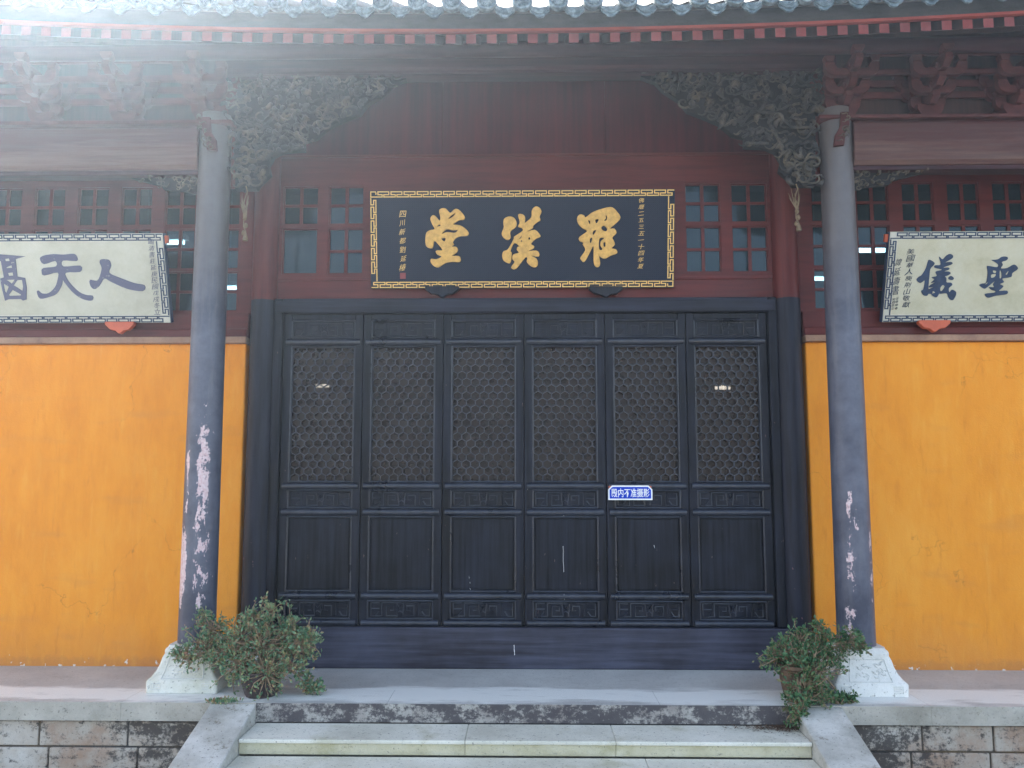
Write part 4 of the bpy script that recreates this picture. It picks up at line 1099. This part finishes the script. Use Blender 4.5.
kx = (Ws-.045)/(max(xs_)-min(xs_)); kz = (Hs-.044)/(max(zs)-min(zs)); 
for v in me.vertices: v.co.x -= (max(xs_)+min(xs_))/2; v.co.y -= min(zs)
put_mesh(me, 'lettering', M['white'], sg, off=(0,.021), front=.0025, sx=kx, sz=kz)
for s in (-1, 1): MB().box(s*(Ws/2-.028), s*(Ws/2-.006), .0085, .030, Hs-.03, Hs-.004).build('fixing', M['orange'], sg)

# ============================================================ DRY TASSELS
def tassel(px, py0, py1, label, seed):
    rnd = random.Random(seed); Y = YC-.09
    A, B = at(px, py0, Y), at(px+2, py1, Y); root = tag(empty('dried_tassel', A), label, 'tassel', 'dried tassels under the corner carvings')
    H = A.z-B.z; mb = MB(); z = 0; pts = []
    for k in range(10): pts.append((.012*math.sin(k*1.7), 0, -H*k/9))
    mb.tube(pts, .0045, 5); mb.build('stalk', M['straw'], root, smooth=True)
    mb = MB()
    for j in range(9):
        x0 = rnd.uniform(-.01,.01); a = rnd.uniform(-.06,.03); z0 = -H*.62
        mb.tube([(x0,0,z0),(a*.6,-.01,z0+H*.2),(a,-.005,z0+H*rnd.uniform(.3,.55))], [.004,.0035,.001], 5)
    for k in range(3): mb.lathe([(.004,-.02),(.013,-.01),(.015,0),(.010,.012),(.003,.02)], .010*math.sin(k*2), 0, 8, -H*(.62+.14*k))
    mb.lathe([(.020,-.03),(.018,-.01),(.006,.03)], .008, 0, 10, -H+.01)
    mb.build('dry_stems', M['straw'], root, smooth=True)
tassel(796, 184, 228, 'dried straw tassel hanging beside the right column', 1)
tassel(246, 186, 238, 'dried straw tassel hanging beside the left column', 2)

# ============================================================ POTTED SHRUBS
def shrub(name, label, pot_px, pot_mat, potr, poth, blobs, leafmat_, Yc_, seed, nleaf, lsz):
    rnd = random.Random(seed)
    base = on_z(pot_px[0], pot_px[1], .004); base = Vector((base.x, base.y+potr*.75, .004))
    root = tag(empty('potted_shrub', base), label, 'potted plant')
    MB().lathe([(potr*.72,0),(potr*.80,.02),(potr*.95,poth*.5),(potr,poth*.85),(potr*1.10,poth*.9),(potr*1.10,poth),(potr*.95,poth),(potr*.93,poth*.8)], 0, 0, 36).build('pot', pot_mat, root, smooth=True)
    MB().lathe([(potr*.92,poth*.86),(potr*.5,poth*.9)], 0, 0, 24).build('soil', M['soil'], root)
    br = MB(); lf = MB(); tips = []
    cents = []
    for (px, py, r_, dy) in blobs:
        c_ = at(px, py, base.y+dy) - base; rr = r_/F*(base.y-CAM.y); cents.append((c_, rr))
    top = Vector((0,0,poth*.9))
    for c_, rr in cents:
        mid = top.lerp(c_, .5)+Vector((rnd.uniform(-.03,.03), rnd.uniform(-.03,.03), .05 if c_.z > poth else .09))
        br.tube([top+Vector((rnd.uniform(-.03,.03),rnd.uniform(-.03,.03),-.02)), top.lerp(mid,.5), mid, c_], [.011,.009,.007,.005], 6)
        nt_ = int(46*rr/.15*rr/.15)+14
        for j in range(nt_):
            d = Vector((rnd.gauss(0,1), rnd.gauss(0,.8), rnd.gauss(0,1))).normalized()
            ln = rr*rnd.uniform(.35,1.0)**.7*(rnd.uniform(1.15,1.8) if rnd.random() < .22 else .95)
            tip = c_ + Vector((d.x*ln, d.y*ln*.85, d.z*ln))
            if tip.z < -.15: continue
            if tip.z < .02 and tip.y+base.y > YE-.02: tip.z = rnd.uniform(.02,.05)
            st_ = c_.lerp(tip, rnd.uniform(0,.3)); k_ = st_.lerp(tip,.55)+Vector((rnd.uniform(-.02,.02), rnd.uniform(-.02,.02), rnd.uniform(-.012,.02)))
            br.tube([st_, k_, tip], [.0042,.0032,.0016], 4, cap=False)
            tips.append((st_, k_, tip))
    per = max(4, nleaf//max(1,len(tips)))
    for st_, k_, tip in tips:
        ax = (tip-k_).normalized()
        dens = rnd.uniform(.5, 1.4)
        for j in range(int(per*dens)):
            t = rnd.random()**.4; p = k_.lerp(tip, t) if rnd.random() < .88 else st_.lerp(k_, t)
            p = p + Vector((rnd.gauss(0,.008),rnd.gauss(0,.008),rnd.gauss(0,.008)))
            d = (ax*.6 + Vector((rnd.gauss(0,1),rnd.gauss(0,1),rnd.gauss(0,1)+.35)).normalized()).normalized()
            s_ = d.cross(Vector((rnd.gauss(0,1),rnd.gauss(0,1),rnd.gauss(0,1)))).normalized(); nn = d.cross(s_)
            L_ = lsz*rnd.uniform(.6,1.35); w2 = L_*rnd.uniform(.20,.30)
            lf.add([p, p+d*L_*.55+s_*w2+nn*L_*.08, p+d*L_, p+d*L_*.55-s_*w2+nn*L_*.08], [(0,1,2,3)])
    br.build('branches', M['bark'], root); lf.build('foliage', leafmat_, root)
    return root
shrub('a', 'bushy blue-green shrub in a dark low pot beside the left plinth', (256,699), M['pot_dark'], .135, .17,
      [(206,650,22,0),(187,656,13,-.05),(178,652,7,-.05),(212,630,17,.05),(205,616,8,.05),(236,641,24,0),(262,628,19,.02),(270,612,12,0),(252,618,12,0),(290,628,13,.02),(262,650,32,-.02),(284,640,24,.03),(302,641,17,0),(304,652,14,.05),(240,664,24,-.08),(266,674,24,-.12),(292,668,16,-.05),(306,684,11,0),(316,690,9,0),(312,640,13,0),(222,655,18,-.05)],
      M['leaf_l'], -.9, 7, 7600, .029)
shrub('b', 'green shrub in a brown pot spilling over the terrace edge beside the right plinth', (806,702), M['pot_brown'], .135, .22,
      [(786,652,20,0),(776,655,15,0),(800,640,15,.03),(822,632,14,.03),(836,640,13,.02),(850,641,13,0),(862,645,9,0),(800,665,24,-.06),(812,675,23,-.10),(806,692,22,-.16),(800,705,17,-.22),(798,716,12,-.27),(822,700,15,-.18),(838,708,11,-.12),(850,706,9,-.1),(830,660,13,-.02),(822,648,14,0)],
      M['leaf_r'], -.9, 13, 6000, .029)
# small moss tuft growing at the joint on the left
rnd = random.Random(9); mb = MB(); b0 = on_z(222, 706, -.03)
for j in range(160):
    p = b0 + Vector((rnd.gauss(0,.06), rnd.gauss(0,.02)-.03, 0)); p.z = min(0, (p.y-YE)*.345)+.002
    d = Vector((rnd.gauss(0,.5), rnd.gauss(0,.5), 1)).normalized(); s_ = d.cross(Vector((rnd.gauss(0,1),1,0))).normalized()
    L_ = rnd.uniform(.015,.04); mb.add([p-s_*.004, p+d*L_*.6+s_*.006, p+d*L_, p+d*L_*.6-s_*.006], [(0,1,2,3)])
tag(mb.build('weeds', M['leaf_l']), 'tiny weeds growing at the top of the left sloping stone', 'weeds', kind='stuff')

# dead leaves and twigs dropped on the step under the right shrub
M['litter'] = flat('dead_leaves', (.11,.065,.04), .9, 0, .5, 40)
rnd = random.Random(21); mb = MB()
for j in range(420):
    x = xr_in - .02 - abs(rnd.gauss(0,.16)); y = YE - .02 - abs(rnd.gauss(0,.06)); z = -.12+.004+rnd.uniform(0,.008)
    if y < YE-TREAD+.01 or x < 1.2: continue
    a_ = rnd.uniform(0,6.3); l_ = rnd.uniform(.006,.018); d = Vector((math.cos(a_), math.sin(a_), rnd.uniform(-.15,.35)))*l_; n_ = Vector((-math.sin(a_), math.cos(a_), 0))*l_*.3; p = Vector((x,y,z))
    mb.add([p-d, p+n_, p+d, p-n_], [(0,1,2,3)])
tag(mb.build('leaf_litter', M['litter']), 'dead leaves lying on the top step under the right shrub', 'leaf litter', kind='stuff')

# ============================================================ AIR (thin volume added to imitate lens glare at upper left, lit by the sun over the roof)
hz = MB().box(-11, 11, -12, 12, GZ-1, 8.6)
m = bpy.data.materials.new('pale_glare_haze'); m.use_nodes = True; nt = m.node_tree; nt.nodes.clear()
out = nt.nodes.new('ShaderNodeOutputMaterial'); pv = nt.nodes.new('ShaderNodeVolumePrincipled')
pv.inputs['Color'].default_value = (.62,.79,1,1); pv.inputs['Density'].default_value = .0050; pv.inputs['Anisotropy'].default_value = .78
nt.links.new(pv.outputs[0], out.inputs['Volume'])
tag(hz.build('glare_haze', m), kind='stuff')
